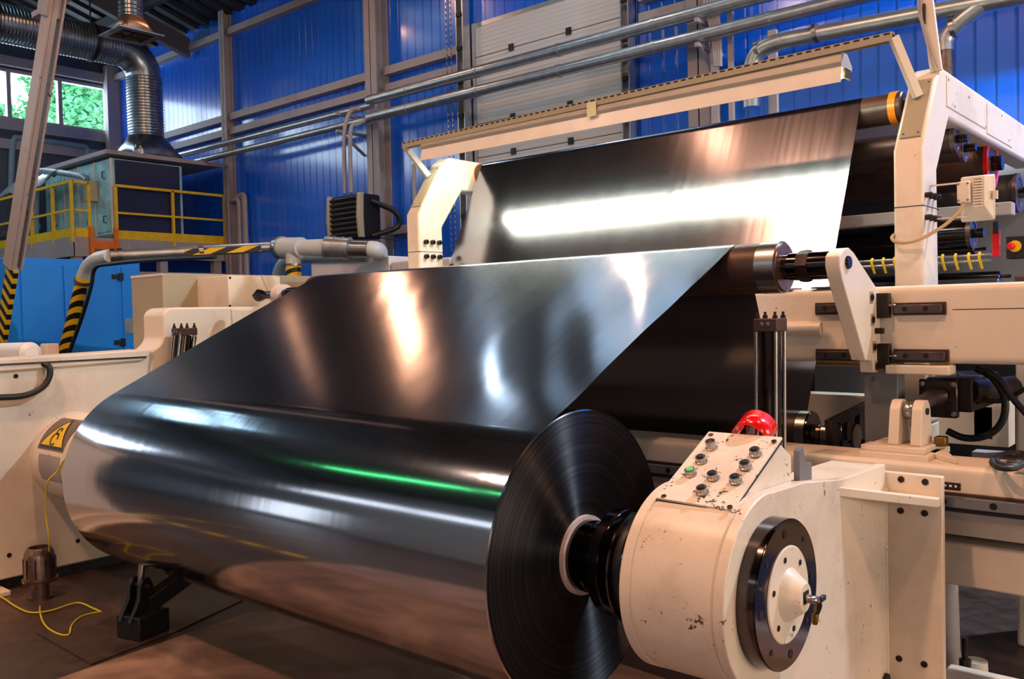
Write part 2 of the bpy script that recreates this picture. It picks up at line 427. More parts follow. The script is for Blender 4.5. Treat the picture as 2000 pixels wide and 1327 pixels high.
# left wall strip window, one framed light after another
y = 10.38
for i in range(10):
    o = struct('window_%d' % (i + 1), MB().bx(XW - .12, XW + .03, y - .09, y, 6.3, 7.45).bx(XW - .12, XW + .03, y - 1.13, y - .09, 6.3, 6.36).bx(XW - .12, XW + .03, y - 1.13, y - .09, 7.38, 7.45), 'steelpaint')
    obj('pane', MB().bx(XW - .07, XW - .06, y - 1.13, y - .09, 6.36, 7.38), 'glass', o)
    y -= 1.13
n += 1; struct('trim_%d' % n, MB().bx(XW - .0, XW + .12, YF, YW, 6.05, 6.28), 'steelpaint')
n += 1; struct('trim_%d' % n, MB().bx(XW - .0, XW + .10, YF, YW, 5.62, 5.84), 'steelpaint')
n += 1; struct('trim_%d' % n, MB().bx(XW - .0, XW + .14, YF, YW, 7.5, 7.72), 'steelpaint')
# windows on the wall behind the viewer, then side panes and roof sheets added for light
for i, (x0, x1, z0, z1) in enumerate([(-20.5, -16.2, 6.5, 7.5), (-15.9, -11.6, 6.5, 7.5), (-11.3, -7.0, 6.5, 7.5), (-6.7, -2.4, 6.5, 7.5), (-20.3, -17.6, .8, 3.6), (3.5, 7.5, 3.2, 5.2)]):
    o = struct('window_%d' % (11 + i), MB().bx(x0 - .1, x1 + .1, YF, YF + .06, z0 - .1, z0).bx(x0 - .1, x1 + .1, YF, YF + .06, z1, z1 + .1).bx(x0 - .1, x0, YF, YF + .06, z0, z1).bx(x1, x1 + .1, YF, YF + .06, z0, z1), 'steelpaint')
    obj('pane', MB().bx(x0, x1, YF + .005, YF + .02, z0, z1), 'daypane', o)
for i, (y0, y1, z0, z1) in enumerate([(-6, -4, 1.6, 4.2), (1.5, 8.0, .6, 3.2)]):  # unseen glowing panes, added to throw low warm light under the film
    o = struct('window_%d' % (21 + i), MB().bx(XE - .06, XE, y0 - .1, y1 + .1, z0 - .1, z0).bx(XE - .06, XE, y0 - .1, y1 + .1, z1, z1 + .1).bx(XE - .06, XE, y0 - .1, y0, z0, z1).bx(XE - .06, XE, y1, y1 + .1, z0, z1), 'steelpaint')
    obj('pane', MB().bx(XE - .02, XE - .005, y0, y1, z0, z1), 'sideglow', o)
def added_roof_glow(idx, x0, x1, y0, y1, mat):
    o = struct('window_%d' % idx, MB().bar((x0, y0, roof_z(y0) - .03), (x0, y1, roof_z(y1) - .03), .08, .06).bar((x1, y0, roof_z(y0) - .03), (x1, y1, roof_z(y1) - .03), .08, .06), 'steelpaint')
    obj('pane', MB().grid([[V(x0, y0, roof_z(y0) - .035), V(x1, y0, roof_z(y0) - .035)], [V(x0, y1, roof_z(y1) - .035), V(x1, y1, roof_z(y1) - .035)]]), mat, o)
added_roof_glow(17, -21.0, -17.4, 1.0, 4.4, 'skyl')  # unseen glowing sheet, added for the cyan band on the roll
added_roof_glow(19, -8.8, -6.2, 7.4, 9.6, 'paleglow')  # unseen cool glow, added to streak the near film edge bluish
added_roof_glow(18, -17.5, -11.5, -5.3, -4.9, 'greenglow')  # unseen green glow, made up for the thin green streak on the roll

# white sectional door in the back wall
d = struct('door_1', MB().bx(-9.62, -6.79, YW - .02, YW + .02, 6.16, 6.23).bx(-9.66, -9.6, YW - .04, YW + .02, 0, 6.23).bx(-6.81, -6.75, YW - .04, YW + .02, 0, 6.23), 'zinc')
obj('seam_light_stop', MB().bx(-9.6, -6.8, YW + .02, YW + .03, 0, 6.2), 'darkgrey', d)  # dark sheet added so no daylight leaks through the panel seams
for i in range(12):
    z0 = .045 + (i - 1) * .53 + .35
    z1 = min(z0 + .52, 6.16)
    if z1 - z0 < .1: continue
    z0 = max(z0, .0)
    pnl = obj('door_panel', MB().bx(-9.6, -6.81, YW - .02, YW + .02, z0, z1), 'door', d, bevel=.006)
    for x in (-8.85, -7.75): obj('hinge', MB().bx(x - .045, x + .045, YW - .045, YW - .02, z0 - .05, z0 + .05), 'black', pnl)
def door_rail(x0, x1, lab):
    t = thing('door_track', lab, 'door track', (x0, YW - .2, 0))
    obj('rail', MB().bx(x0, x0 + .02, YW - .22, YW - .02, 0, 7.9).bx(x1 - .02, x1, YW - .22, YW - .05, 0, 7.9).bx(x0, x1, YW - .06, YW - .045, 0, 7.9), 'zinc', t)
    mb = MB()
    for i in range(12): mb.bx(x0 + .03, x1 - .03, YW - .24, YW - .2, .5 + i * .53, .56 + i * .53)
    obj('roller_bracket', mb, 'iron', t)
door_rail(-9.84, -9.68, 'galvanised door track left of the white sectional door')
door_rail(-6.74, -6.6, 'galvanised door track right of the white sectional door')
for dx in (0, .1):
    mb = MB()
    for i in range(160):
        z = .6 + i * .045
        mb.bar((-9.97 + dx, YW - .3, z), (-9.97 + dx, YW - .3, z + .034), .006 if i % 2 else .022, .022 if i % 2 else .006)
    tag(obj('hoist_chain', mb, 'steel'), 'thin steel hand chain hanging beside the white door, %s strand' % ('left' if not dx else 'right'), 'chain', 'hand chain strands')
tag(obj('conduit', MB().tube([(-10.9, YW - .2, .2), (-10.9, YW - .2, 4.15)], .035, 12, 0), 'steelpaint'), 'thin grey vertical pipe on the blue wall just above the left cream post', 'pipe')

# trees and a roof outside the left windows
def tree(x, y, h, r, lab):
    t = thing('tree', lab, 'tree', (x, y, 0), 'trees outside the left windows')
    obj('trunk', MB().tube([(x, y, 0), (x + .1, y, h * .5), (x, y + .1, h * .8)], lambda u: .3 * (1 - u * .7), 8), 'bark', t)
    mb = MB()
    cl = [(V(random.gauss(0, .42), random.gauss(0, .42), random.gauss(0, .42)) * r, random.uniform(.25, .5) * r) for _ in range(18)]
    for i in range(5200):
        c, cr = random.choice(cl)
        p = V(random.gauss(0, 1), random.gauss(0, 1), random.gauss(0, 1)).normalized() * cr * random.uniform(.75, 1.05)
        p = p + c + V(x, y, h)
        a = V(random.gauss(0, 1), random.gauss(0, 1), random.gauss(0, .6)).normalized() * random.uniform(.07, .14)
        b = a.cross(V(random.gauss(0, 1), random.gauss(0, 1), random.gauss(0, 1))).normalized() * random.uniform(.05, .1)
        mb.add([p - a, p + b, p + a, p - b], [(0, 1, 2, 3)])
    obj('foliage', mb, 'leaf', t, smooth=False)
tree(-29.5, 13.2, 8.6, 2.3, 'leafy green tree filling the third window pane from the corner')
tree(-29.0, 9.6, 6.6, 1.8, 'low bushy green tree outside the strip window beside the cream brace')
tree(-33, 17.5, 9.2, 2.4, 'green tree seen through the window sliver nearest the hall corner')
tag(obj('neighbour_roof', MB().prism([(8.2, 6.2), (11.4, 8.4), (14.6, 6.2)], 0, -40, -34), 'roofing'), 'grey pitched roof beyond the trees outside', 'roof')

# ------------------------------------------------------------------ high-bay lamps
for i, (x, y, c, p) in enumerate(LAMPS):
    z = roof_z(y) - .95
    t = thing('high_bay_lamp', 'bell-shaped high-bay lamp under the roof, %s' % (
        'above the back wall column', 'above the white sectional door', 'cool white one near the door', 'warm one over the winder',
        'near the duct elbow', 'in front of the winder', 'over the near machine side', 'in the far aisle', 'over the rewind end', 'high over the upper film span')[i], 'lamp', (x, y, z), 'high-bay lamps')
    obj('reflector_bell', MB().lathe((x, y, z + .5), (0, 0, -1), [(0, .05), (.08, .09), (.2, .2), (.5, .3), (.5, .29), (.2, .19), (.1, .08)], 24, False), 'zinc', t)
    obj('stem', MB().cyl((x, y, z + .45), (x, y, z + .92), .025), 'zinc', t)
    L = bpy.data.lights.new('lamp_light', 'AREA'); L.shape = 'DISK'; L.size = .5 if y < 6 else .36; L.energy = p; L.color = c
    lo = bpy.data.objects.new('lamp_light', L); COL.objects.link(lo); lo.parent = t; lo.location = (0, 0, -.01)

# ================================================================== pipes along the back wall
def pipe_run(name, lab, x0, x1, z, r, y, mat='zinc', grp=None, cl=2.3):
    t = thing(name, lab, 'pipe', (x0, y, z), grp)
    obj('pipe', MB().cyl((x0, y, z), (x1, y, z), r, seg=20), mat, t)
    x = x0 + cl * .6
    while x < x1:
        obj('clamp', MB().ring((x, y, z), (1, 0, 0), 0, .05, r * .9, r * 1.1, 20), mat, t); x += cl
    return t
G = 'long galvanised pipes on the blue wall'
pipe_run('wall_pipe', 'slim upper galvanised pipe left of the middle column, nearer the duct', -20.6, -11.55, 5.19, .062, 9.98, grp=G)
pipe_run('wall_pipe', 'slim lower galvanised pipe left of the middle column, nearer the duct', -20.6, -11.55, 4.97, .062, 9.98, grp=G)
pipe_run('wall_pipe', 'thick upper galvanised pipe crossing the white sectional door', -11.6, 5, 5.27, .085, 9.95, grp=G, cl=1.55)
pipe_run('wall_pipe', 'thick lower galvanised pipe crossing the white sectional door', -11.6, 5, 4.98, .085, 9.95, grp=G, cl=1.55)
for i, x in enumerate((-12.35, -5.35)):
    t = thing('pipe_bracket', 'steel bracket carrying the two wall pipes at the %s column' % ('middle' if i == 0 else 'right hand'), 'bracket', (x, 10.2, 5))
    obj('arm', MB().bar((x, 9.85, 4.86), (x, 10.5, 4.86), .05, .05).bar((x, 9.95, 4.84), (x, 10.48, 4.5), .04, .04), 'steelpaint', t)
    obj('upper_arm', MB().bar((x, 9.85, 5.16), (x, 10.5, 5.16), .05, .05), 'steelpaint', t)

# fan heater with its feed pipes
t = thing('fan_heater', 'black louvred fan heater hanging on the blue wall by the middle column', 'heater', (-11.9, 9.4, 2.9))
hy = 9.4; hx0, hx1 = at(1, hy, 642, 430).x, at(1, hy, 707, 430).x; hz0, hz1 = at(1, hy, 670, 470).z, at(1, hy, 670, 382).z
obj('housing', MB().bx(hx0 + .05, hx1, hy, hy + .42, hz0, hz1), 'black', t, bevel=.05, seg=3)
for x in (hx0, hx1 - .08):
    obj('side_trim', MB().prism([(hy - .03, hz0 + .02), (hy - .06, (hz0 + hz1) / 2), (hy - .03, hz1 + .01), (hy + .06, hz1 + .01), (hy + .04, (hz0 + hz1) / 2), (hy + .06, hz0 + .02)], 0, x, x + .08), 'beigetrim', t, bevel=.012)
for i in range(8):
    z = hz0 + .07 + i * .083
    obj('louver', MB().bar((hx0 + .09, hy - .02, z), (hx1 - .1, hy - .02, z), .09, .012, (0, .8, 1)), 'greylouver', t)
obj('bracket', MB().tube([(hx1, hy + .2, hz1 - .12), (hx1 + .25, hy + .5, hz1 - .3), (hx1 + .25, hy + .55, hz0 + .2), (hx1, hy + .2, hz0 + .05)], .045, 8), 'black', t)
obj('power_cable', MB().tube([(hx1 + .1, hy + .3, hz0 + .02), (hx1 + .3, hy + .5, hz0 - .02), (hx1 + .5, 10.1, hz0 + .1), (hx1 + .52, 10.2, hz0 - .8)], .012, 6), 'black', t)
FX = at(1, 9.6, 681, 350).x
for dx in (-.08, .08):
    tag(obj('feed_pipe', MB().tube([(FX + dx, 9.93, 5.16 if dx < 0 else 4.94), (FX + dx, 9.75, 5.1 if dx < 0 else 4.85), (FX + dx, 9.6, 4.7), (FX + dx, 9.58, 3.69)], .035, 10), 'steelpaint'),
        'thin vertical feed pipe down to the fan heater, %s of the pair' % ('left' if dx < 0 else 'right'), 'pipe', 'feed pipes of the fan heater')
for i, dx in enumerate((0, .13, .22)):
    p = at(1, 10.35, 470, 345); x = p.x - .1 + dx
    tag(obj('wall_conduit', MB().tube([(x - .35, 10.4, 4.1 + .04 * i), (x - .1, 10.38, 4.12 + .04 * i), (x, 10.36, 4.0 + .03 * i), (x, 10.36, 3.7), (x, 10.36, 1)], .045 if i != 1 else .02, 8, 3), 'steelpaint'),
        'grey vertical conduit beside the column at the platform end, %s' % ('leftmost', 'thin middle one', 'rightmost')[i], 'conduit', 'conduits by the platform end')

# small duct outlet hanging at upper left
c = at(1, 6.5, 256, 40); cx, cy, cz = c.x, 6.5, c.z
t = thing('duct_outlet', 'spiral duct drop with a flared square air outlet below the roof', 'air outlet', (cx, cy, cz))
pr = []
for i in range(26): pr += [(i * .06, .17), (i * .06 + .045, .17), (i * .06 + .05, .178)]
obj('round_duct', MB().lathe((cx, cy, cz + .02), (0, 0, 1), pr, 28), 'ductsteel', t)
def hood(cx, cy, z0, z1, r, hx, hy, nseg=32):
    top = [V(cx + r * math.cos(2 * PI * i / nseg), cy + r * math.sin(2 * PI * i / nseg), z1) for i in range(nseg)]
    bot = []
    for i in range(nseg):
        a = 2 * PI * i / nseg; c, s = math.cos(a), math.sin(a); k = 1 / max(abs(c), abs(s)); bot.append(V(cx + hx * c * k, cy + hy * s * k, z0))
    m = MB(); m.add(top + bot, [(i, (i + 1) % nseg, nseg + (i + 1) % nseg, nseg + i) for i in range(nseg)]); return m
obj('flare', hood(cx, cy, cz - .22, cz + .04, .17, .25, .25), plain('warm_zinc', 'B08A70', .35, .8, var=.2), t, solid=.004)
obj('flange', MB().bx(cx - .34, cx + .34, cy - .34, cy - .24, cz - .235, cz - .215).bx(cx - .34, cx + .34, cy + .24, cy + .34, cz - .235, cz - .215).bx(cx - .34, cx - .24, cy - .24, cy + .24, cz - .235, cz - .215).bx(cx + .24, cx + .34, cy - .24, cy + .24, cz - .235, cz - .215), 'ductsteel', t)
obj('grille', MB().bx(cx - .24, cx + .24, cy - .02, cy + .02, cz - .22, cz - .2).bx(cx - .12, cx - .1, cy - .24, cy + .24, cz - .22, cz - .2).bx(cx + .1, cx + .12, cy - .24, cy + .24, cz - .22, cz - .2), 'iron', t)

# ================================================================== platform with air handling unit
XP = -16.83; YP0 = at(0, XP, 138, 357).y; YG0 = at(0, XP, 172, 357).y; YG1 = at(0, XP, 220, 363).y; YP1 = 10.38
ZD, ZT = 3.22, 4.24
t = thing('service_platform', 'raised grey steel service platform in the hall corner carrying the air unit', 'platform', (XP, YP0, 0))
obj('deck', MB().bx(XW + .1, XP, YP0, YP1, ZD - .06, ZD), 'steelpaint', t)
obj('edge_beam', MB().bx(XW + .1, XP + .02, YP0 - .02, YP0 + .02, ZD - .36, ZD - .0).bx(XP - .02, XP + .02, YP0, YP1, ZD - .36, ZD), 'steelpaint', t)
for x, y in ((XP - .1, YP0 + .1), (XP - .1, 9.0), (XP - .1, 10.2), (-19.5, YP0 + .1)):
    obj('leg', MB().bx(x - .08, x + .08, y - .08, y + .08, 0, ZD - .06), 'steelpaint', t)
obj('cross_beam', MB().bx(XP - .05, XP + .0, YP0 + .2, YP1, 2.35, 2.6), 'steelpaint', t)
G = 'yellow platform railings'
def railing(lab, p0, p1, posts):
    t = thing('railing', lab, 'railing', (p0[0], p0[1], ZD), G)
    p0, p1 = Vector(p0), Vector(p1)
    for z, w_, h_, nm in ((ZT, .05, .05, 'top_rail'), (ZD + .5, .04, .04, 'middle_rail'), (ZD + .08, .015, .17, 'toe_board')):
        obj(nm, MB().bar((p0.x, p0.y, z), (p1.x, p1.y, z), w_, h_), 'yellow', t)
    for f in posts:
        q = p0.lerp(p1, f); obj('post', MB().bx(q.x - .025, q.x + .025, q.y - .025, q.y + .025, ZD - .1, ZT), 'yellow', t)
railing('yellow railing along the platform front, partly behind the cream brace', (-21.6, YP0), (XP, YP0), (.2, .45, .62, .83, 1))
railing('short yellow railing left of the orange platform gate', (XP, YP0 + .05), (XP, YG0), (1,))
railing('yellow railing in front of the blue wall, right of the orange platform gate', (XP, YG1 + .05), (XP, YP1), (0, .5, 1))
t = thing('platform_ladder', 'orange ladder top at the gap in the yellow railing', 'ladder', (XP + .06, YG0, 0))
for y in (YG0, YG1):
    obj('stile', MB().bx(XP + .03, XP + .1, y - .035, y + .035, 0, ZD + .2), 'orange', t)
for i in range(10):
    obj('rung', MB().bx(XP + .04, XP + .08, YG0, YG1, ZD - .22 - i * .3, ZD - .06 - i * .3) if i == 0 else MB().cyl((XP + .06, YG0, ZD - .2 - i * .3), (XP + .06, YG1, ZD - .2 - i * .3), .018), 'orange', t)
# air handling unit
ax0, ax1, ay0, ay1, az0, az1 = -20.0, -16.95, 8.05, 9.5, ZD + .1, 4.78
t = thing('air_handling_unit', 'large teal galvanised air handling unit on the service platform', 'air handling unit', (-18.4, 8.7, ZD))
obj('casing', MB().bx(ax0, ax1, ay0, ay1, az0, az1), 'ahu', t)
obj('end_panel', MB().bx(ax1, ax1 + .02, ay0 + .06, ay1 - .06, az0 + .06, az1 - .02), 'navypanel', t)
for x0 in (-17.6, -18.3, -19.0, -19.8):
    dr = obj('door', MB().bx(x0, x0 + .58, ay0 - .02, ay0, az0 + .06, az1 - .06), 'ahu', t, bevel=.01)
    for z in (az0 + .3, az1 - .3): obj('handle', MB().tube([(x0 + .4, ay0 - .02, z - .07), (x0 + .4, ay0 - .07, z - .06), (x0 + .4, ay0 - .07, z + .06), (x0 + .4, ay0 - .02, z + .07)], .012, 6, 0), 'black', dr)
for x0 in (-16.97, -17.66, -18.36, -19.06): obj('frame_profile', MB().bx(x0, x0 + .04, ay0 - .03, ay0 + .01, az0, az1), 'white', t)
obj('base_frame', MB().bx(ax0, ax1 + .03, ay0 - .04, ay0, ZD, ZD + .1).bx(ax1, ax1 + .03, ay0, ay1, ZD, ZD + .1), 'zinc', t)
obj('control_box', MB().bx(-17.75, -17.5, ay0 - .2, ay0 - .02, 4.0, 4.4), 'beigetrim', t, bevel=.01)
tag(obj('canopy_slab', MB().bx(-20.6, XP - .0, 7.9, 10.35, 4.84, 4.92), 'steelpaint'), 'thin pale canopy slab lying over the air handling unit', 'canopy')
tag(obj('folded_plastic_sheet', MB().grid([[V(-20.6 + i * .14, 7.3 + j * .14, 4.35 + .35 * math.sin(j / 6 * PI) + random.uniform(-.05, .05)) for i in range(18)] for j in range(5)]), plain('silvery_sheet', 'D8E6EE', .15, .6)), 'crinkled silvery sheeting heaped left of the air unit', 'sheeting')
def cornerpipe(lab, pts, r, mat='pipeblue'):
    return tag(obj('bent_pipe', MB().tube(pts, r, 10, 3), mat), lab, 'pipe', 'bent pipes in the platform corner')
Ypp = 7.6
a = [at(1, Ypp, *q) for q in ((70, 470), (71, 345), (76, 336), (88, 334), (140, 341), (163, 346), (170, 352))]
cornerpipe('lower grey bent pipe beside the yellow railing', a, .06)
a = [at(0, XW + .08, *q) for q in ((22, 365), (24, 292), (28, 274), (40, 270), (150, 285), (168, 290), (172, 305))]
cornerpipe('upper grey bent pipe on the left wall beneath the strip window', a, .07)
a = [at(1, 7.7, *q) for q in ((0, 462), (20, 456), (62, 450), (72, 440))]
cornerpipe('short pale pipe lying low behind the cream brace', a, .08, 'zinc')

# big spiral duct with elbow and hood
dx, dy, dr = -17.5, 9.05, .345
t = thing('ventilation_duct', 'large galvanised spiral duct bending down onto the air unit', 'duct', (dx, dy, 4.9))
obj('hood', hood(dx, dy, 4.93, 5.4, dr, .56, .5), 'ductsteel', t, solid=.006)
def ribbed(mb, p0, d, L, r):
    pr = []; k = 0
    while k * .06 < L: pr += [(k * .06, r), (k * .06 + .04, r), (k * .06 + .05, r + .012)]; k += 1
    pr.append((L, r)); return mb.lathe(p0, d, pr, 40)
obj('vertical_duct', ribbed(MB(), (dx, dy, 5.38), (0, 0, 1), 1.2, dr), 'ductsteel', t)
el = MB(); R_ = .52; cz = 6.58
prev = None; N = 5; rows = []
for i in range(N + 1):
    a = i / N * PI / 2; c = V(dx, dy - R_ + R_ * math.cos(a), cz + R_ * math.sin(a)); nrm = V(0, -math.cos(a), -math.sin(a))
    rows.append([c + V(math.cos(g), 0, 0) * dr + (V(0, math.cos(a), math.sin(a))) * math.sin(g) * dr for g in [2 * PI * k / 40 for k in range(41)]])
obj('elbow', el.grid(rows), 'ductsteel', t, ang=12)
obj('horizontal_duct', ribbed(MB(), (dx, dy - R_, cz + R_), (0, -1, 0), 9, dr), 'ductsteel', t)
for y in (8.0, 6.2, 4.4):
    obj('hanger', MB().cyl((dx, y, 7.4), (dx, y, roof_z(y)), .015).ring((dx, y - .02, cz + R_), (0, 1, 0), 0, .04, dr, dr + .03), 'iron', t)

# leaning cream brace with hazard paint at its foot
p0, p1 = at(1, 3.9, 14, 590), at(1, 3.9, 103, 30)
dv = (p1 - p0).normalized(); foot = p0 - dv * (p0.z / dv.z); top = p1 + dv * 2.0
brk = foot + dv * ((at(1, 3.9, 25, 521).z - foot.z) / dv.z)
t = thing('leaning_column', 'leaning scuffed steel column with hazard stripes at its foot, far left', 'column', foot)
def hcol(a, b, mat, nm, wd=.2):
    r = V(1, 0, 0); u = V(0, 1, 0)
    m = MB(); m.bar(a + V(0, -.06, 0), b + V(0, -.06, 0), wd, .02, (0, 1, 0)); m.bar(a + V(.0, -.02, 0), b + V(.0, -.02, 0), wd * .96, .05, (0, 1, 0)); m.bar(a + V(0, .06, 0), b + V(0, .06, 0), wd, .02, (0, 1, 0))
    obj(nm, m, mat, t)
hcol(brk, top, 'bracepaint', 'shaft'); obj('striped_foot', MB().bar(foot, brk, .225, .05, (0, 1, 0)), 'hazard', t)
obj('head_bracket', MB().bar(p1 + V(-.06, 0, .0), p1 + V(.06, 0, .3), .24, .18, (0, 1, 0)).bar(p1 + V(.0, 0, .2), p1 + V(.4, 0, .42), .14, .1), 'steelpaint', t, bevel=.01)
tag(obj('crossing_strut', MB().bar(p1 + V(-1.2, .3, .35), p1 + V(1.2, .3, .32), .06, .06), 'steelpaint'), 'thin steel strut crossing at the head of the leaning column', 'strut')

# blue cabinet
bx1 = -11.5; q0 = at(0, bx1, 37, 502); q1 = at(0, bx1, 273, 512)
t = thing('blue_cabinet', 'long bright blue metal cabinet behind the left machine frame', 'cabinet', (bx1, q0.y, 0))
zt = (q0.z + q1.z) / 2
obj('body', MB().bx(bx1 - 1.0, bx1, q0.y - .15, q1.y, 0, zt), 'blue', t, bevel=.01)
ys = [at(0, bx1, x, 520).y for x in (37, 121, 226, 234)]
for ya, yb in ((ys[0] - .14, ys[0]), (ys[0], ys[1]), (ys[1], ys[2]), (ys[3], q1.y - .02)):
    dd = obj('door', MB().bx(bx1, bx1 + .02, ya + .012, yb - .012, .1, zt - .08), 'blue', t, bevel=.004)
hy_ = at(0, bx1, 230, 540).y
for z in (at(0, bx1, 230, 541).z, at(0, bx1, 230, 669).z):
    obj('hinge', MB().bx(bx1 + .02, bx1 + .035, hy_ - .09, hy_ - .02, z - .03, z + .03).bx(bx1 + .02, bx1 + .035, hy_ + .0, hy_ + .06, z - .05, z + .05), 'black', t)
p = at(0, bx1, 251, 637); obj('notice_plate', MB().bx(bx1 + .02, bx1 + .03, p.y - .06, p.y + .06, p.z - .1, p.z + .1), 'zinc', t)

# striped extraction pipe
pts = [at(1, 4.5, 122, 705), at(1, 4.5, 148, 605), at(1, 4.5, 160, 553)]
pA = [at(1, 4.5, *q) for q in ((163, 540), (172, 520), (190, 506), (215, 500))]
pB = [at(1, 4.5, 215, 500), at(1, 4.6, 300, 495), at(1, 6.2, 545, 482)]
t = thing('extraction_pipe', 'bent grey extraction pipe with hazard stripes on its slanting leg', 'pipe', pts[0])
r_ = .072
obj('slanting_leg', MB().tube([pts[0] - (pts[2] - pts[0]) * .6, pts[2]], r_, 16, 0), 'hazardfine', t)
obj('yellow_sleeve', MB().tube([pts[2], pA[0]], r_ * 1.04, 16, 0), 'yellow', t)
obj('elbow', MB().tube(pA, r_ * 1.02, 16, 4), 'pipewhite', t)
obj('straight_run', MB().tube([pB[0], pB[2]], r_ * .82, 16, 0), 'zinc', t)
q0_, q1_ = at(1, 5.72, 350, 495), at(1, 6.1, 510, 487)
ta, tb = pB[0].lerp(pB[2], .43) + V(.046, -.043, -.012), pB[0].lerp(pB[2], .89) + V(.046, -.043, -.012)
obj('striped_tape', MB().bar(ta, tb, .02, .07), 'hazardpipe', t)
for f in (.0, .04, .5):
    c = pB[0].lerp(pB[2], f); obj('clamp', MB().tube([c, c + (pB[2] - pB[0]).normalized() * .05], r_ * 1.08, 16, 0), 'steel', t)
c = pts[2]; obj('clamp', MB().tube([c, c + (pA[0] - c).normalized() * .04], r_ * 1.2, 16, 0), 'steel', t)
obj('cable', MB().tube([at(1, 4.42, *q) for q in ((135, 690), (160, 620), (178, 560), (186, 524), (215, 516), (300, 508), (420, 502))], .022, 8), 'rubber', t)
# pipe tee and muffler
t = thing('pipe_silencer', 'pale grey pipe tee with a fat ribbed silencer drum', 'pipe', at(1, 6.4, 640, 487))
obj('tee', MB().tube([at(1, 6.2, 548, 484), at(1, 6.25, 590, 484)], .12, 20, 0).tube([at(1, 6.22, 573, 484), at(1, 6.22, 573, 520)], .09, 16, 0), 'pipewhite', t)
obj('flange', MB().tube([at(1, 6.2, 546, 484), at(1, 6.2, 553, 484)], .135, 20, 0), 'steel', t)
obj('reducer', MB().tube([at(1, 6.25, 588, 484), at(1, 6.35, 640, 484)], lambda u: .09 + .012 * u, 16, 0), 'pipewhite', t)
a_, b_ = at(1, 6.35, 636, 483), at(1, 6.5, 684, 486)
obj('drum', MB().tube([a_, a_.lerp(b_, .3), a_.lerp(b_, .31), a_.lerp(b_, .66), a_.lerp(b_, .67), b_], lambda u: .125, 24, 0), 'zinc', t)
for f in (.03, .35, .68, .97): c = a_.lerp(b_, f); obj('drum_band', MB().tube([c, c + (b_ - a_) * .03], .132, 24, 0), 'zinc', t)
obj('tail_pipe', MB().tube([b_, at(1, 6.6, 722, 487)], .1, 20, 0), 'steel', t)
obj('end_elbow', MB().tube([at(1, 6.6, 720, 487), at(1, 6.65, 734, 488), at(1, 6.8, 741, 492), at(1, 7.0, 742, 505)], .095, 16), 'pipewhite', t)
obj('striped_drop', MB().tube([at(1, 6.22, 573, 520), at(1, 6.22, 574, 560)], .092, 16, 0), 'hazardfine', t)
obj('support_collar', MB().tube([at(1, 6.22, 573, 515), at(1, 6.22, 573, 519)], .1, 16, 0), 'steel', t)
tag(obj('curved_pipe', MB().tube([at(1, 6.8, *q) for q in ((540, 545), (546, 525), (562, 508), (600, 503), (720, 500))], .07, 14), 'pipeblue'), 'blue grey pipe curving down behind the silencer tee', 'pipe')
# white cartons / boxes
q = at(1, 6.8, 607, 505); q2 = at(1, 6.8, 760, 509)
tag(obj('white_cabinet', MB().bx(q.x, q2.x, 6.8, 7.4, 0, (q.z + q2.z) / 2), 'white', bevel=.012), 'long white metal box beneath the silencer, right of the hazard sleeve', 'cabinet')
q = at(1, 6.8, 763, 506); q2 = at(1, 6.8, 880, 512)
tag(obj('wrapped_carton', MB().bx(q.x, q2.x, 6.8, 7.4, 0, (q.z + q2.z) / 2 + .01), plain('white_wrap', 'D4D8DC', .3, bump=.5, vscale=14), bevel=.02), 'crinkled white wrapped carton beside the left cream post', 'carton')

# ================================================================== LEFT MACHINE SIDE
XF = -5.788
def yz(x, px, py): p = at(0, x, px, py); return (p.y, p.z)
t = thing('machine_side_frame', 'big cream machine side frame standing left of the film roll', 'machine frame', (XF, 3, 0))
LF = t
P_ = [(1.3, .07), (1.3, 1.385), (2.99, 1.40), (3.07, 1.47), (3.07, 1.66), (3.12, 1.70), (6.6, 1.70), (6.6, .07)]
obj('frame_plate', MB().prism(rounded(P_, [0, 0, .1, .06, .05, .03, 0, 0], 5), 0, XF - .28, XF), 'cream', t, bevel=.012)
obj('top_ledge', MB().prism([(1.3, 1.385), (1.3, 1.31), (2.9, 1.345), (2.95, 1.37), (2.97, 1.415)], 0, XF - .3, XF + .02), 'cream', t, bevel=.006)
obj('ledge_seal', MB().bx(XF + .015, XF + .027, 1.3, 2.93, 1.362, 1.372), 'black', t)
obj('plinth', MB().bx(XF - .2, XF - .04, 1.4, 6.6, 0, .08), 'black', t)
obj('upper_lip', MB().bx(XF, XF + .01, 3.6, 3.9, 1.45, 1.68), 'cream', t, bevel=.004)
holes(t, [(XF + .001, *yz(XF, *q)) for q in ((18, 1085), (18, 1141), (152, 1057), (151, 1110), (31, 735), (148, 838))], (1, 0, 0), .014)
obj('foot_flange', MB().bx(XF - .1, XF + .12, 1.2, 2.0, 0, .03).prism([(1.2, .03), (1.97, .03), (1.9, .14), (1.2, .14)], 0, XF, XF + .05), 'cream', t, bevel=.005)
tag(obj('hose', MB().tube([(XF - .0, *yz(XF, 80, 711)), (XF + .04, *yz(XF, 90, 716)), (XF + .05, *yz(XF, 90, 735)), (XF + .05, *yz(XF, 76, 757)), (XF + .04, *yz(XF, 45, 772)), (XF + .04, *yz(XF, 0, 776)), (XF + .04, *yz(XF, -60, 776))], .019, 10), 'rubber'), 'black rubber hose curving on the cream side frame, upper left', 'hose')
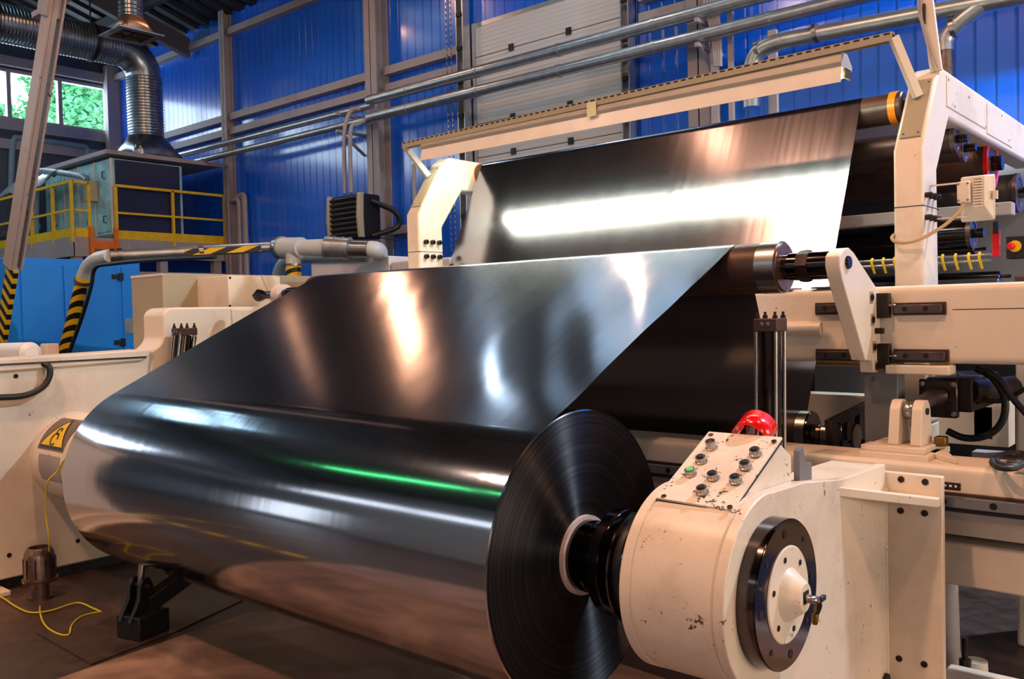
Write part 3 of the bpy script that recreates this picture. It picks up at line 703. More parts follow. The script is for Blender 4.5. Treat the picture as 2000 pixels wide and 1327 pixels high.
# left winding head housing
YA, ZA = 2.453, .765
t = thing('left_chuck_housing', 'cream round chuck housing with a warning sticker at the roll far end', 'housing', (XF, YA, ZA))
obj('drum', MB().lathe((XF, YA, ZA), (1, 0, 0), [(0, .278), (.04, .272), (.5, .272), (.51, .265), (.53, .265), (.54, .275), (.66, .275), (.68, .255), (.8, .25)], 64), 'worn', t)
obj('chuck', MB().lathe((XF + .8, YA, ZA), (1, 0, 0), [(0, .12), (.23, .12)], 32), 'steel', t)
def cylpatch(R, th0, th1, x0f, x1f, nrow=16, ncol=6):
    rows = []
    for i in range(nrow + 1):
        f = i / nrow; th = th0 + (th1 - th0) * f; a, b = x0f(f), x1f(f)
        rows.append([V(a + (b - a) * j / ncol, YA - R * math.cos(th), ZA + R * math.sin(th)) for j in range(ncol + 1)])
    return MB().grid(rows)
th = lambda d: math.radians(d)
st = obj('warning_sticker', cylpatch(.2735, th(18), th(68), lambda f: XF + .08, lambda f: XF + .44), plain('grey_brown_sticker', '6A5A50', .3), t, label='grey sticker with a black edged yellow triangle')
obj('black_triangle', cylpatch(.2745, th(20), th(66), lambda f: XF + .09 + .16 * f, lambda f: XF + .43 - .16 * f), 'black', st)
obj('yellow_triangle', cylpatch(.2752, th(24), th(61), lambda f: XF + .115 + .14 * f, lambda f: XF + .405 - .14 * f), 'yellow', st)
def curl(cxx, cth, rr): return [V(cxx + rr * math.cos(a), YA - .277 * math.cos(cth + rr * math.sin(a) / .272), ZA + .277 * math.sin(cth + rr * math.sin(a) / .272)) for a in [PI * k / 8 for k in range(15)]]
obj('curl_symbol', MB().tube(curl(XF + .26, th(33), .038), .004, 6, 2).tube(curl(XF + .26, th(44), .022), .004, 6, 2), 'black', st)
obj('worn_label', cylpatch(.2733, th(-22), th(12), lambda f: XF + .12, lambda f: XF + .42), 'steelpaint', t)

# cream cabinets behind the frame
xc = -6.6; q = at(0, xc, 317, 533); q1 = at(0, xc, 455, 540); zt = 1.985; yl = at(1, q.y, 256, 540)
t = thing('beige_cabinet', 'beige grey box cabinet rising behind the cream side frame', 'cabinet', (xc, q.y, 0))
obj('body', MB().bx(yl.x, xc, q.y, q.y + 1.6, 0, zt), 'greybox', t, bevel=.006)
obj('edge_trim', MB().bx(yl.x, xc + .004, q.y - .004, q.y + .0, zt - .02, zt), 'cream', t)
xg = -6.15; q = at(0, xg, 445, 538); q1 = at(0, xg, 505, 538)
t = thing('cream_guard_box', 'cream screwed guard box with a slanting flap above the side frame', 'guard', (xg, q.y, 1.4))
g0 = yz(xg, 445, 538); g1 = yz(xg, 447, 600); g2 = yz(xg, 505, 606); g3 = yz(xg, 545, 608); g4 = yz(xg, 547, 538)
obj('box', MB().prism([(g0[0], 1.95), (g0[0], 1.66), (g4[0], 1.66), (g4[0], 1.95)], 0, xg - .5, xg), 'cream', t, bevel=.006)
obj('flap', MB().prism([(yz(xg, 510, 538)[0], 1.955), (yz(xg, 540, 538)[0], 1.955), (yz(xg, 560, 600)[0], 1.72), (yz(xg, 535, 600)[0], 1.70)], 0, xg, xg + .012), 'cream', t)
holes(t, [(xg + .001, *yz(xg, *q)) for q in ((449, 543), (449, 598))], (1, 0, 0), .01)
tag(obj('dark_trough', MB().bx(-6.55, -6.1, q.y + .8, q.y + 2.6, 0, 1.93), 'greybox', bevel=.01), 'tan hopper body behind the idler roller left end', 'hopper')
tag(obj('side_bench', MB().bx(-9.5, -6.2, 2.4, 3.4, 0, 1.2), 'cream', bevel=.01), 'low cream bench behind the left side frame under the white wrapped cylinder', 'bench')
t = thing('white_bundle', 'white wrapped cylinder lying on the far ledge, far left', 'bundle', (-7, 2.3, 1.3))
a, b = at(1, 2.9, -120, 692), at(1, 2.9, 62, 689)
obj('wrap', MB().lathe(a, b - a, [(0, .085), ((b - a).length - .03, .085), ((b - a).length, .05)], 24), 'white', t)
for i, (px, lab) in enumerate(((25, 'left'), (82, 'right'))):
    p = at(1, 3.1, px, 690); tag(obj('cradle_block', MB().prism([(p.x - .08, 1.2), (p.x + .1, 1.2), (p.x + .1, p.z + .08), (p.x - .02, p.z + .08), (p.x - .08, p.z - .0)], 1, 3.1, 3.2), 'cream', bevel=.005), 'cream cradle block beside the white wrapped cylinder, %s one' % lab, 'block', 'cradle blocks')

def hyd_cylinder(name, lab, p, hgt, w_, lean=(0, 0), below=1.0):
    t = thing(name, lab, 'cylinder', (p[0], p[1], p[2] - below)); x, y, z = p; dn = V(lean[0], lean[1], -1)
    bt = V(x, y, z) + dn * below
    def off(a, b, base): return base + V(a, b, 0)
    c = V(x, y, z)
    obj('head_block', MB().bx(x - w_ / 2, x + w_ / 2, y - w_ / 2, y + w_ / 2, z - hgt, z), 'browniron', t, bevel=.004)
    obj('barrel', MB().cyl(c + dn * hgt, bt, w_ * .43, seg=32), 'blacksteel', t)
    for a in (-1, 1):
        for b in (-1, 1):
            obj('tie_rod', MB().cyl(off(a * w_ * .41, b * w_ * .41, c + dn * hgt * .5), off(a * w_ * .41, b * w_ * .41, bt), w_ * .075, seg=10), 'steel', t)
            obj('nut', MB().lathe(off(a * w_ * .38, b * w_ * .38, c), (0, 0, 1), [(0, w_ * .1), (w_ * .12, w_ * .1), (w_ * .12, w_ * .055), (w_ * .26, w_ * .055)], 6), 'iron', t)
    bolts(t, [(x - w_ * .12 + k * w_ * .26, y - w_ / 2, z - hgt * .45) for k in (0, 1)], (0, -1, 0), w_ * .09, .006, 'steel', 'port_plug')
    return t
hyd_cylinder('hydraulic_cylinder', 'black hydraulic cylinder standing against the cream left frame', at(0, -5.66, 360, 641), .05, .125, (0.02, -.16), .9)
t = thing('valve_fitting', 'small brass elbow valve beside the left hydraulic cylinder', 'fitting', at(0, -5.6, 378, 665))
obj('elbow', MB().tube([at(0, -5.62, 366, 651), at(0, -5.62, 379, 651), at(0, -5.62, 380, 660)], .014, 8, 0), 'brass', t)
obj('stem', MB().tube([at(0, -5.62, 380, 658), at(0, -5.62, 372, 700)], .016, 8, 0), 'iron', t)
t = thing('idler_bearing', 'black roller bearing shaft with a pale collar at the idler far end', 'bearing', (-5.6, 3.66, 1.77))
c0 = V(-5.55, 3.66, 1.775)
obj('shaft', MB().lathe(c0, (1, 0, 0), [(0, .035), (.03, .045), (.06, .04), (.1, .028), (.22, .028), (.24, .036), (.5, .036), (.72, .036)], 24), 'blacksteel', t)
obj('collar', MB().ring(c0, (1, 0, 0), .27, .35, .03, .068), 'whitering', t)

# ================================================================== FILM ROLL AND WEB
t = thing('film_roll', 'huge wound roll of shiny metallised film in the foreground', 'film roll', (XR, YA, ZA))
RR = .5
obj('wound_film', MB().lathe((XL, YA, ZA), (1, 0, 0), [(0, RR - .004), (.004, RR), (XR - XL - .004, RR), (XR - XL, RR - .004)], 160, False), 'filmroll', t)
pr = [(0, .105)] + [(.0004 * math.sin(k * 2.1) + .0004 * math.sin(k * .7), .105 + (RR - .109) * k / 60) for k in range(61)]
obj('side_face', MB().lathe((XR, YA, ZA), (1, 0, 0), pr, 160, False), 'filmside', t, label='dark ringed side of the wound film', ang=80)
obj('side_face', MB().ring((XL, YA, ZA), (1, 0, 0), -.002, .004, .105, RR - .003, 96), 'filmside', t)
obj('core_tube', MB().ring((XL - .03, YA, ZA), (1, 0, 0), 0, (XR - XL) + .045, .115, .136, 64), 'whitering', t)

def arc(c, r, a0, a1, n):
    return [(c[0] + r * math.cos(a0 + (a1 - a0) * i / n), c[1] + r * math.sin(a0 + (a1 - a0) * i / n)) for i in range(n + 1)]
cI, rI, cL, rL, cU, rU = (3.66, 1.775), .112, (4.25, .98), .11, (5.33, 2.73), .09
def ang(n): return math.atan2(n[1], n[0])
path = []
T0 = (YA - .433 * RR, ZA + .901 * RR); T1 = (cI[0] - .433 * rI, cI[1] + .901 * rI)
NS = 90
span = [(T0[0] + (T1[0] - T0[0]) * i / NS, T0[1] + (T1[1] - T0[1]) * i / NS) for i in range(NS)]
path += [(p, i / NS) for i, p in enumerate(span)]
path += [(p, -1) for p in arc(cI, rI, ang((-.433, .901)), ang((.916, .401)), 14)]
a0 = ang((-.916, -.401)); a1 = ang((.898, -.44))
path += [(p, -1) for p in arc(cL, rL, a0 if a0 < 0 else a0 - 2 * PI, a1, 16)]
path += [(p, -1) for p in arc(cU, rU, ang((-.898, .44)), ang((0, 1)), 10)]
path += [((6.8, 2.82), -1)]
NX = 170
rows = []
nx_, nz_ = -.433, .901
for (y, z), s in path:
    row = []
    for j in range(NX + 1):
        u = j / NX; x = XL + (XR - XL) * u; h = 0
        if s >= 0:
            env = math.sin(PI * min(1, max(0, s)))
            # tension creases fanning from the idler towards the near edge, fine ones just under the idler
            w1 = max(0, (u - .62) / .38) ** 1.3
            h += .0055 * w1 * env * math.sin(27 * (u + .42 * s) + 2.0 * math.sin(5 * s)) + .0012 * w1 * env * math.sin(71 * (u + .36 * s))
            w2 = max(0, (s - .55) / .45) * math.sin(PI * min(1, max(0, s)) * .5) * (1 - s) * 4
            h += .0005 * w2 * math.sin(95 * (u + .30 * s)) * math.exp(-((u - .45) / .25) ** 2)
            h -= .010 * env * math.sin(PI * u) 
            h += .004 * env * math.sin(2 * PI * (u * 1.3 + .1 + .25 * s))
        row.append(V(x, y + nx_ * h, z + nz_ * h))
    rows.append(row)
tag(obj('film_web', MB().grid(rows), 'film', ang=180), 'wide shiny metallised film web running from the high roller down to the roll', 'film web')

# idler roller and its shaft
def roller(name, lab, c, r, x0, x1, shaft=(.3, .3), rs=.05, mat='browniron', grp=None, parts=()):
    t = thing(name, lab, 'roller', (x0, c[0], c[1]), grp)
    L = x1 - x0
    obj('roller_body', MB().lathe((x0, c[0], c[1]), (1, 0, 0), [(0, r - .006), (.006, r), (L - .006, r), (L, r - .006)], 48), mat, t)
    if shaft: obj('shaft', MB().cyl((x0 - shaft[0], c[0], c[1]), (x1 + shaft[1], c[0], c[1]), rs, seg=24), 'blacksteel', t)
    for nm, a, b, rr, m in parts:
        obj(nm, MB().lathe((x1 + a, c[0], c[1]), (1, 0, 0), [(0, rr), (b - a, rr)], 40), m, t)
    return t
e = .0015
xI = -1.585
roller('idler_roller', 'dark brown idler roller carrying the film above the foreground roll', (cI[0], cI[1]), rI - e, XL - .07, xI, (.3, .02), .045,
       parts=(('bright_band', -.09, -.004, rI + .001, 'steel'), ('end_disc', .0, .006, rI - .01, 'oldsteel'), ('hub', .006, .035, .055, 'blacksteel'), ('shaft_sleeve', .03, .20, .060, 'darkchrome')))
p = V(xI + .07, cI[0], cI[1]); obj('lock_collar', MB().lathe(p, (1, 0, 0), [(0, .066), (.03, .07), (.05, .066)], 8), 'iron', bpy.data.objects['idler_roller'])
roller('lower_guide_roller', 'brown lower guide roller where the film turns back up', cL, rL - e, XL - .05, -1.71, (.1, .12), .04,
       parts=(('bright_band', -.05, -.003, rL, 'steel'), ('end_disc', .0, .006, rL - .004, 'blacksteel'), ('hub', .01, .05, .045, 'oldsteel'), ('bearing_ring', .06, .12, .055, 'steel')))
roller('top_roller', 'high roller with orange end bands between the cream posts', cU, rU - e, -4.9, -1.58, (.08, .1), .045,
       parts=(('orange_band', -.07, -.03, rU + .004, 'orangetape'), ('bearing_housing', .02, .13, .055, 'browniron')))
tu = bpy.data.objects['top_roller']
obj('orange_band', MB().ring((-4.9, *cU), (1, 0, 0), .03, .055, rU - .01, rU + .004), 'orangetape', tu)
obj('clamp_block', MB().bx(-1.56, -1.5, cU[0] - .03, cU[0] + .03, cU[1] - .02, cU[1] + .07), 'browniron', tu, bevel=.005)

# ================================================================== CREAM POSTS AND LAMP
POST = [(4.62, 1.0), (4.62, 2.37), (4.90, 2.78), (4.98, 2.83), (7.4, 2.83), (7.4, 2.58), (5.10, 2.58), (4.87, 2.28), (4.90, 1.0)]
def post(x0, x1, lab, side):
    t = thing('cream_post', lab, 'post', (x0, 4.75, 0))
    obj('post_body', MB().prism(POST, 0, x0, x1), 'cream', t, bevel=.018, seg=3)
    obj('base_block', MB().bx(x0 + .005, x1 - .005, 4.63, 4.89, 0, 1.0), 'cream', t, bevel=.01)
    # plate on the sloping face
    a, b = V(0, 4.66, 2.43), V(0, 4.88, 2.752); nn = V(0, -.826, .563)
    m = MB(); xs = (x0 + .022, x1 - .018)
    m.add([V(x, p.y, p.z) + nn * h for x in xs for p in (a, b) for h in (0, .008)], [(0, 1, 3, 2), (4, 6, 7, 5), (0, 4, 5, 1), (2, 3, 7, 6), (0, 2, 6, 4), (1, 5, 7, 3)])
    pl = obj('cover_plate', m, 'greybox', t)
    bolts(pl, [V(x, 0, 0) + p + nn * .008 for x in (xs[0] + .015, xs[1] - .015) for p in (a.lerp(b, .06), a.lerp(b, .94))], nn, .006, .003)
    obj('joint_line', MB().bx(x0 - .001, x1 + .001, 4.619, 4.9, 2.085, 2.089), 'iron', t)
    return t
post(-1.43, -1.29, 'cream bent post at the near end of the high roller', 1)
pr_ = bpy.data.objects['cream_post']
for z in (2.14, 2.03):
    bolts(pr_, [(-1.29, 4.66 + k * .075, z) for k in range(3)], (1, 0, 0), .014, .035, 'iron')
obj('arm_cover', MB().bx(-1.29, -1.286, 5.05, 5.9, 2.64, 2.80).bx(-1.29, -1.286, 5.92, 6.6, 2.62, 2.80), 'cream', pr_)
bolts(pr_, [(-1.286, y, z) for y, z in ((5.08, 2.78), (5.2, 2.66), (5.5, 2.76), (5.88, 2.65), (6.3, 2.78), (6.5, 2.65))], (1, 0, 0), .008, .003)
t2 = post(-4.99, -4.85, 'cream bent post at the far end of the high roller, lit yellowish', 0)
for z in (2.16, 2.05):
    bolts(t2, [(-4.85, 4.68 + k * .07, z) for k in range(3)], (1, 0, 0), .018, .03, 'iron')

t = thing('lamp_bracket', 'slotted cream strut frame holding the lamps above the film', 'bracket', (-3.2, 4.68, 2.9))
yB = 4.67; L0, L1 = at(1, yB, 790, 285), at(1, yB, 1745, 72)
def channel(m, a, b, w_=.045, h_=.042, up=(0, 0, 1)): 
    a, b = Vector(a), Vector(b); d_ = (b - a).normalized(); u = Vector(up); r = d_.cross(u).normalized(); u = r.cross(d_)
    m.bar(a + u * h_ / 2, b + u * h_ / 2, w_, .004, up); m.bar(a - r * w_ / 2, b - r * w_ / 2, .004, h_, up); m.bar(a + r * w_ / 2, b + r * w_ / 2, .004, h_, up)
m = MB(); channel(m, L0, L1); br = obj('long_strut', m, 'greybox', t)
m = MB()
for i in range(72):
    f = (i + .5) / 72; c = L0.lerp(L1, f); s_ = (L1 - L0) * (.30 / 72)
    m.bar(c - s_ + V(0, -.0235, .014), c + s_ + V(0, -.0235, .014), .003, .009)
obj('slots', m, 'void', br)
FL, FR = V(-4.94, 4.82, 2.68), V(-1.36, 4.80, 2.66)
for a, b in ((L0, FL), (L1, FR)):
    m = MB(); channel(m, a, b, .04, .03, (0, -.6, .8)); s = obj('side_strut', m, 'cream', t)
    m = MB()
    for i in range(8):
        f = (i + .5) / 8; c = a.lerp(b, f); s_ = (b - a) * (.3 / 8); m.bar(c - s_ + V(0, -.012, .014), c + s_ + V(0, -.012, .014), .01, .002, (0, -.6, .8))
    obj('slots', m, 'void', s)
# two fluorescent fittings, end to end
X0, X1 = at(1, 4.70, 832, 290).x, at(1, 4.70, 1650, 130).x; XM = (X0 + X1) / 2
for i, (a, b) in enumerate(((X0, XM - .0), (XM + .0, X1))):
    t = thing('fluorescent_lamp', 'long fluorescent batten with white reflector under the strut, %s one' % ('left' if i == 0 else 'right'), 'lamp', (a, 4.7, 2.85), 'fluorescent battens over the film')
    obj('batten_body', MB().prism([(4.66, 2.925), (4.64, 2.87), (4.66, 2.845), (4.80, 2.845), (4.81, 2.87), (4.74, 2.925)], 0, a, b), plain('grey_housing', 'A8A196', .4), t)
    obj('reflector', MB().prism([(4.655, 2.85), (4.635, 2.765), (4.639, 2.764), (4.662, 2.848)], 0, a, b), 'reflector', t)
    obj('tube', MB().cyl((a + .012, 4.745, 2.822), (b - .012, 4.745, 2.822), .015, seg=12), 'tube', t)
    for x in (a, b - .012): obj('end_cap', MB().bx(x, x + .012, 4.70, 4.79, 2.80, 2.85), 'brass', t)
t_ = at(1, 4.64, 1162, 222)
tag(obj('tape_scrap', MB().bx(XM - .035, XM + .035, 4.632, 4.636, 2.84, 2.93), plain('yellow_tape', 'E6DDB4', .4)), 'scrap of yellowish tape joining the two lamp battens', 'tape')

# vertical channel on top of the right post
a, b = at(1, 4.93, 1806, -40), at(1, 4.93, 1829, 140)
t = thing('cable_channel', 'upright cream slotted channel with cables rising from the near post', 'channel', b)
m = MB(); m.bar(a, b, .055, .03, (0, 1, 0)); obj('channel', m, 'cream', t)
obj('cable', MB().tube([at(1, 4.9, *q) for q in ((1793, -30), (1795, 25), (1800, 45), (1812, 90), (1822, 130), (1830, 140))], .006, 6), 'steelpaint', t)
obj('cable', MB().tube([at(1, 4.9, *q) for q in ((1798, -30), (1799, 25), (1806, 55), (1818, 95), (1832, 132))], .005, 6), 'steelpaint', t)
obj('clip', MB().bx(b.x + .0 - .055, b.x - .045, 4.90, 4.96, 3.05, 3.15), 'black', t)

# galvanised ducting right
t = thing('galvanised_pipe', 'shiny galvanised pipe with elbow rising above the lamp strut, right side', 'pipe', at(1, 8.5, 1460, 130))
P1 = [at(1, 8.5, *q) for q in ((1468, 210), (1468, 150), (1472, 118), (1490, 95), (1530, 80))]
P2 = [at(1, 8.5, 1530, 80), at(1, 8.5, 2100, -28)]; P2[1] = P2[0] + (P2[1] - P2[0]) * 3.2
obj('elbow', MB().tube(P1, .085, 20), 'zinc', t); obj('long_run', MB().tube([P2[0], P2[1]], .08, 20, 0), 'zinc', t)
obj('branch', MB().tube([at(1, 8.5, *q) for q in ((1920, 8), (1880, 38), (1855, 62), (1846, 80), (1845, 100))], .075, 18), 'zinc', t)
obj('flexible_tail', MB().tube([at(1, 8.5, 1845, 98), at(1, 8.5, 1846, 150)], .07, 18, 0), 'oldsteel', t)
for q in ((1482, 98), (1595, 66), (1838, 96), (1862, 55), (1820, 20)):
    c = at(1, 8.5, *q); obj('clamp', MB().lathe(c - V(.02, 0, 0), (1, 0, .15), [(0, .098), (.04, .098)], 20), 'steel', t)
for i, (px, y0, y1) in enumerate(((1506, 60, 260), (1392, -40, 260), (1424, -40, 260))):
    a, b = at(1, 8.9 if i == 0 else 10.1, px, y0), at(1, 8.9 if i == 0 else 10.1, px + 6, y1); 
    tag(obj('upright_channel', MB().bar(V(b.x, b.y, 0), V(b.x, b.y, a.z), .09 if i != 2 else .06, .05, (0, 1, 0)), 'steelpaint'), 'vertical grey channel on the blue wall, %s' % ('carrying the galvanised pipe elbow', 'with looped grey cables on it', 'thin one right of the cables')[i], 'channel')
m = MB()
for i in range(5): m.tube([at(1, 10.0, 1378 + i * 5, -30), at(1, 10.0, 1376 + i * 6, 12), at(1, 10.0, 1390 + i * 4, 60), at(1, 10.0, 1396 + i * 3, 130)], .02, 6)
tag(obj('cable_bundle', m, 'steelpaint'), 'bundle of grey cables hanging down the right hand column', 'cables')

# floodlight at the right
fy = 4.72; q0 = at(1, fy, 1872, 346); q1 = at(1, fy, 1936, 420)
fx0, fx1, fz0, fz1 = q0.x, q1.x, q1.z - .0, q0.z; fw = fx1 - fx0; fh = fz1 - fz0
t = thing('floodlight', 'cream floodlight seen from behind, fixed beside the near post', 'floodlight', (fx0, fy, fz0))
obj('rim', MB().bx(fx0 - .005, fx1 + .005, fy + .05, fy + .07, fz0 - .02, fz1 + .005), 'cream', t, bevel=.01)
obj('back_shell', MB().add([V(fx0, fy + .05, fz0 - .015), V(fx1, fy + .05, fz0 - .015), V(fx1, fy + .05, fz1), V(fx0, fy + .05, fz1), V(fx0 + .03, fy, fz0 + .05), V(fx1 - .03, fy, fz0 + .05), V(fx1 - .03, fy, fz1 - .005), V(fx0 + .03, fy, fz1 - .005)],
    [(0, 1, 5, 4), (1, 2, 6, 5), (2, 3, 7, 6), (3, 0, 4, 7), (4, 5, 6, 7)]), 'cream', t, bevel=.004)
m = MB()
for i in range(11): m.bx(fx0 + fw * .48, fx0 + fw * .74, fy - .018, fy, fz0 + fh * .22 + i * fh * .068, fz0 + fh * .22 + i * fh * .068 + fh * .045)
obj('cooling_fins', m, 'cream', t)
jb = obj('junction_box', MB().bx(fx0 - .0, fx0 + fw * .4, fy - .035, fy + .01, fz0 + fh * .34, fz0 + fh * .86), 'cream', t, bevel=.006)
bolts(jb, [(fx0 + fw * a_, fy - .035, fz0 + fh * b_) for a_, b_ in ((.05, .4), (.34, .4), (.05, .8), (.34, .8))], (0, -1, 0), .005, .003)
obj('bracket', MB().bx(-1.29, fx0 + .03, fy + .02, fy + .03, fz1 - .03, fz1 - .022).bx(-1.29, fx0 + .03, fy + .02, fy + .03, fz0, fz0 + .008).bx(fx1, fx1 + .02, fy + .03, fy + .05, (fz0 + fz1) / 2 - .02, (fz0 + fz1) / 2 + .02), 'cream', t)
obj('cable', MB().tube([at(1, fy - .02, 1883, 398), at(1, fy - .05, 1872, 415), at(1, fy - .08, 1845, 440), at(1, 4.58, 1800, 466), at(1, 4.58, 1770, 474), at(1, 4.58, 1748, 472), at(1, 4.60, 1742, 464), at(1, 4.64, 1748, 458)], .0085, 8), 'beigecable', t)

# ================================================================== UPPER CROSS BEAM WITH SLIDING ARM
YU0, YU1, ZU0, ZU1 = 4.06, 4.46, 1.345, 1.685
t = thing('upper_cross_beam', 'broad cream upper cross beam behind the idler arm', 'beam', (-2, 4.2, 1.35))
obj('beam_body', MB().prism(rounded([(YU0, ZU0), (YU0, ZU1), (YU1, ZU1), (YU1, ZU0)], .035, 5), 0, -5.75, 3.0), 'cream', t)
obj('round_moulding', MB().lathe((-5.7, YU0, 1.50), (1, 0, 0), [(0, .034), (4.12, .034)], 24), 'cream', t)
obj('lower_ledge', MB().bx(-1.28, -1.02, YU0 - .06, YU0 + .05, ZU0 - .045, ZU0 - .005), 'cream', t, bevel=.006)
obj('stiffener_line', MB().bx(-1.02, 3.0, YU0 - .001, YU0, 1.575, 1.578), 'iron', t)
holes(t, [(-1.0 + k * .0, YU0 - .001, z) for k, z in ((0, 1.3),)], (0, -1, 0), .005)
def guide(name, lab, x0, x1, y, z, h_, proud=.03, mat='railsteel', step=.085, r=.011):
    t = thing(name, lab, 'guide rail', (x0, y, z), 'linear guide rails')
    obj('back_strip', MB().bx(x0 - .01, x1 + .012, y - .008, y, z - h_ * .62, z + h_ * .62), 'browniron', t, bevel=.003)
    obj('rail_bar', MB().prism([(y - .008, z - h_ * .34), (y - proud, z - h_ * .42), (y - proud, z + h_ * .42), (y - .008, z + h_ * .34)], 0, x0, x1), mat, t, bevel=.003)
    k = x0 + step * .55
    while k < x1: 
        obj('screw_hole', MB().lathe((k, y - proud, z), (0, -1, 0), [(0, r), (.001, r), (.001, .0001)], 16), 'void', t); k += step
G_ = [('upper dark guide rail piece on the beam, left of the sliding arm', -1.60, -1.36, 1.592, .045), ('upper dark guide rail piece on the beam, right of the sliding arm', -1.25, -1.055, 1.583, .045),
      ('lower dark guide rail piece on the beam, left of the sliding arm', -1.60, -1.36, 1.378, .045), ('lower dark guide rail piece on the beam, right of the sliding arm', -1.25, -1.045, 1.380, .045)]
for lab, a, b, z, h_ in G_: guide('guide_rail', lab, a, b, YU0 + .001, z, h_, .035, 'railsteel')
t = thing('sliding_arm', 'cream tapered arm plate holding the idler roller, bolted to sliding blocks', 'arm', (-1.34, 3.7, 1.35))
xo = -1.315
px_out = [(1658, 484), (1668, 494), (1717, 570), (1722, 720), (1722, 728), (1707, 728), (1705, 705), (1690, 704), (1645, 545), (1640, 520), (1640, 500), (1648, 487)]
obj('arm_plate', MB().prism([yz(xo, *q) for q in px_out], 0, xo - .06, xo), 'cream', t, bevel=.004)
pin = yz(xo, 1655, 513); obj('pivot_pin', MB().lathe((xo, *pin), (1, 0, 0), [(0, .028), (.006, .028), (.012, .024)], 32), 'blacksteel', t)
for q in ((1702, 581), (1704, 625), (1707, 678), (1711, 716)):
    c = yz(xo, *q)
    pk = obj('pocket', MB().bx(xo, xo + .0015, c[0] - .022, c[0] + .022, c[1] - .026, c[1] + .026), 'greybox', t)
    bolts(pk, [(xo + .002, c[0], c[1])], (1, 0, 0), .016, .008)
for z in (1.60, 1.378):
    obj('sliding_block', MB().bx(xo - .045, xo + .05, YU0 - .055, YU0 - .01, z - .055, z + .055), 'iron', t, bevel=.004)
    obj('grease_nipple', MB().lathe((xo + .05, YU0 - .04, z - .0), (1, 0, 0), [(0, .005), (.015, .004), (.02, .007), (.028, .003)], 10), 'steel', t)
obj('stop_screw', MB().cyl((xo, YU0 - .07, 1.49), (xo + .035, YU0 - .07, 1.49), .013), 'iron', t)
for i, (a, b) in enumerate(((1495, 1555), (1592, 1640))):
    p, q_ = at(1, YU0 + .05, a, 573), at(1, YU0 + .05, b, 571)
    tag(obj('metal_strip', MB().bx(p.x, q_.x, YU0 + .0, YU0 + .12, 1.686, 1.694), 'steel'), 'small bare metal strip on the upper beam, %s' % ('under the idler end disc' if i == 0 else 'left of the sliding arm'), 'strip', 'metal strips on the upper beam')

# cylinder near
hyd_cylinder('hydraulic_cylinder', 'tall black hydraulic cylinder standing behind the push button box', at(1, 3.3, 1504, 622), .052, .098, (-.02, .02), .75)

# ================================================================== LOWER CROSS BEAM
YB0, YB1, ZB0, ZB1 = 3.62, 4.0, .68, .985
t = thing('lower_cross_beam', 'cream lower cross beam running behind the roll and winding arm', 'beam', (-2, 3.8, .6))
obj('beam_body', MB().prism(rounded([(YB0, .87), (YB0, ZB1), (YB1 - .1, ZB1), (YB1 - .1, .70), (YB0 + .1, .70), (YB0 + .1, .87)], [.0, .03, .03, 0, 0, 0], 5), 0, XF, 3.0), 'cream', t)
guide('guide_rail', 'long grey guide rail on the lower beam, passing behind the roll and winding arm', -4.6, 2.6, YB0 + .001, .856, .05, .045, 'greypaint', .17, .013)
t = thing('rail_bracket', 'small dark perforated angle above the lower guide rail', 'bracket', (-.93, 3.55, .93))
p, q = at(1, 3.56, 1842, 941), at(1, 3.56, 1877, 959)
obj('angle', MB().bx(p.x - .02, q.x, 3.55, 3.56, q.z, p.z), 'iron', t)
obj('pale_dots', MB().bx(p.x + .005, p.x + .014, 3.547, 3.55, q.z + .012, q.z + .02).bx(p.x + .024, p.x + .033, 3.547, 3.55, q.z + .012, q.z + .02).bx(p.x + .043, p.x + .05, 3.547, 3.55, q.z + .012, q.z + .02), 'whitering', t)
tag(obj('rail_shelf', MB().bx(-4.6, 2.6, YB0 - .0, YB0 + .1, .79, .81), 'steelpaint'), 'thin pale ledge strip below the lower guide rail', 'ledge')
tag(obj('bottom_tie_beam', MB().bx(-1.2, 3, 3.70, 3.95, .505, .675), 'cream', bevel=.008), 'brownish cream tie beam at lower right behind the winding arm', 'beam')
tag(obj('floor_beam', MB().bx(-1.0, 3, 3.55, 3.9, .0, .12).bx(-1.0, 3, 3.5, 3.55, .0, .05), 'cream', bevel=.01), 'cream floor beam at the bottom right corner', 'beam')
t = thing('support_foot', 'pale grey tapered support leg with an anchor bolt at lower right', 'support', (-.95, 4.05, 0))
p = at(1, 4.1, 1858, 1230); obj('leg', MB().lathe((p.x - .02, 4.1, 0), (0, 0, 1), [(0, .07), (.1, .055), (.5, .045)], 24), 'steelpaint', t)
p = at(1, 3.95, 1885, 1265); obj('anchor_bolt', MB().lathe((p.x, 3.95, .02), (0, 0, 1), [(0, .035), (.05, .035), (.05, .024), (.11, .024), (.11, .012), (.2, .012)], 8), 'iron', t)
obj('foot_pad', MB().lathe((p.x + .03, 3.99, 0), (0, 0, 1), [(0, .05), (.12, .045)], 24), 'worn', t)
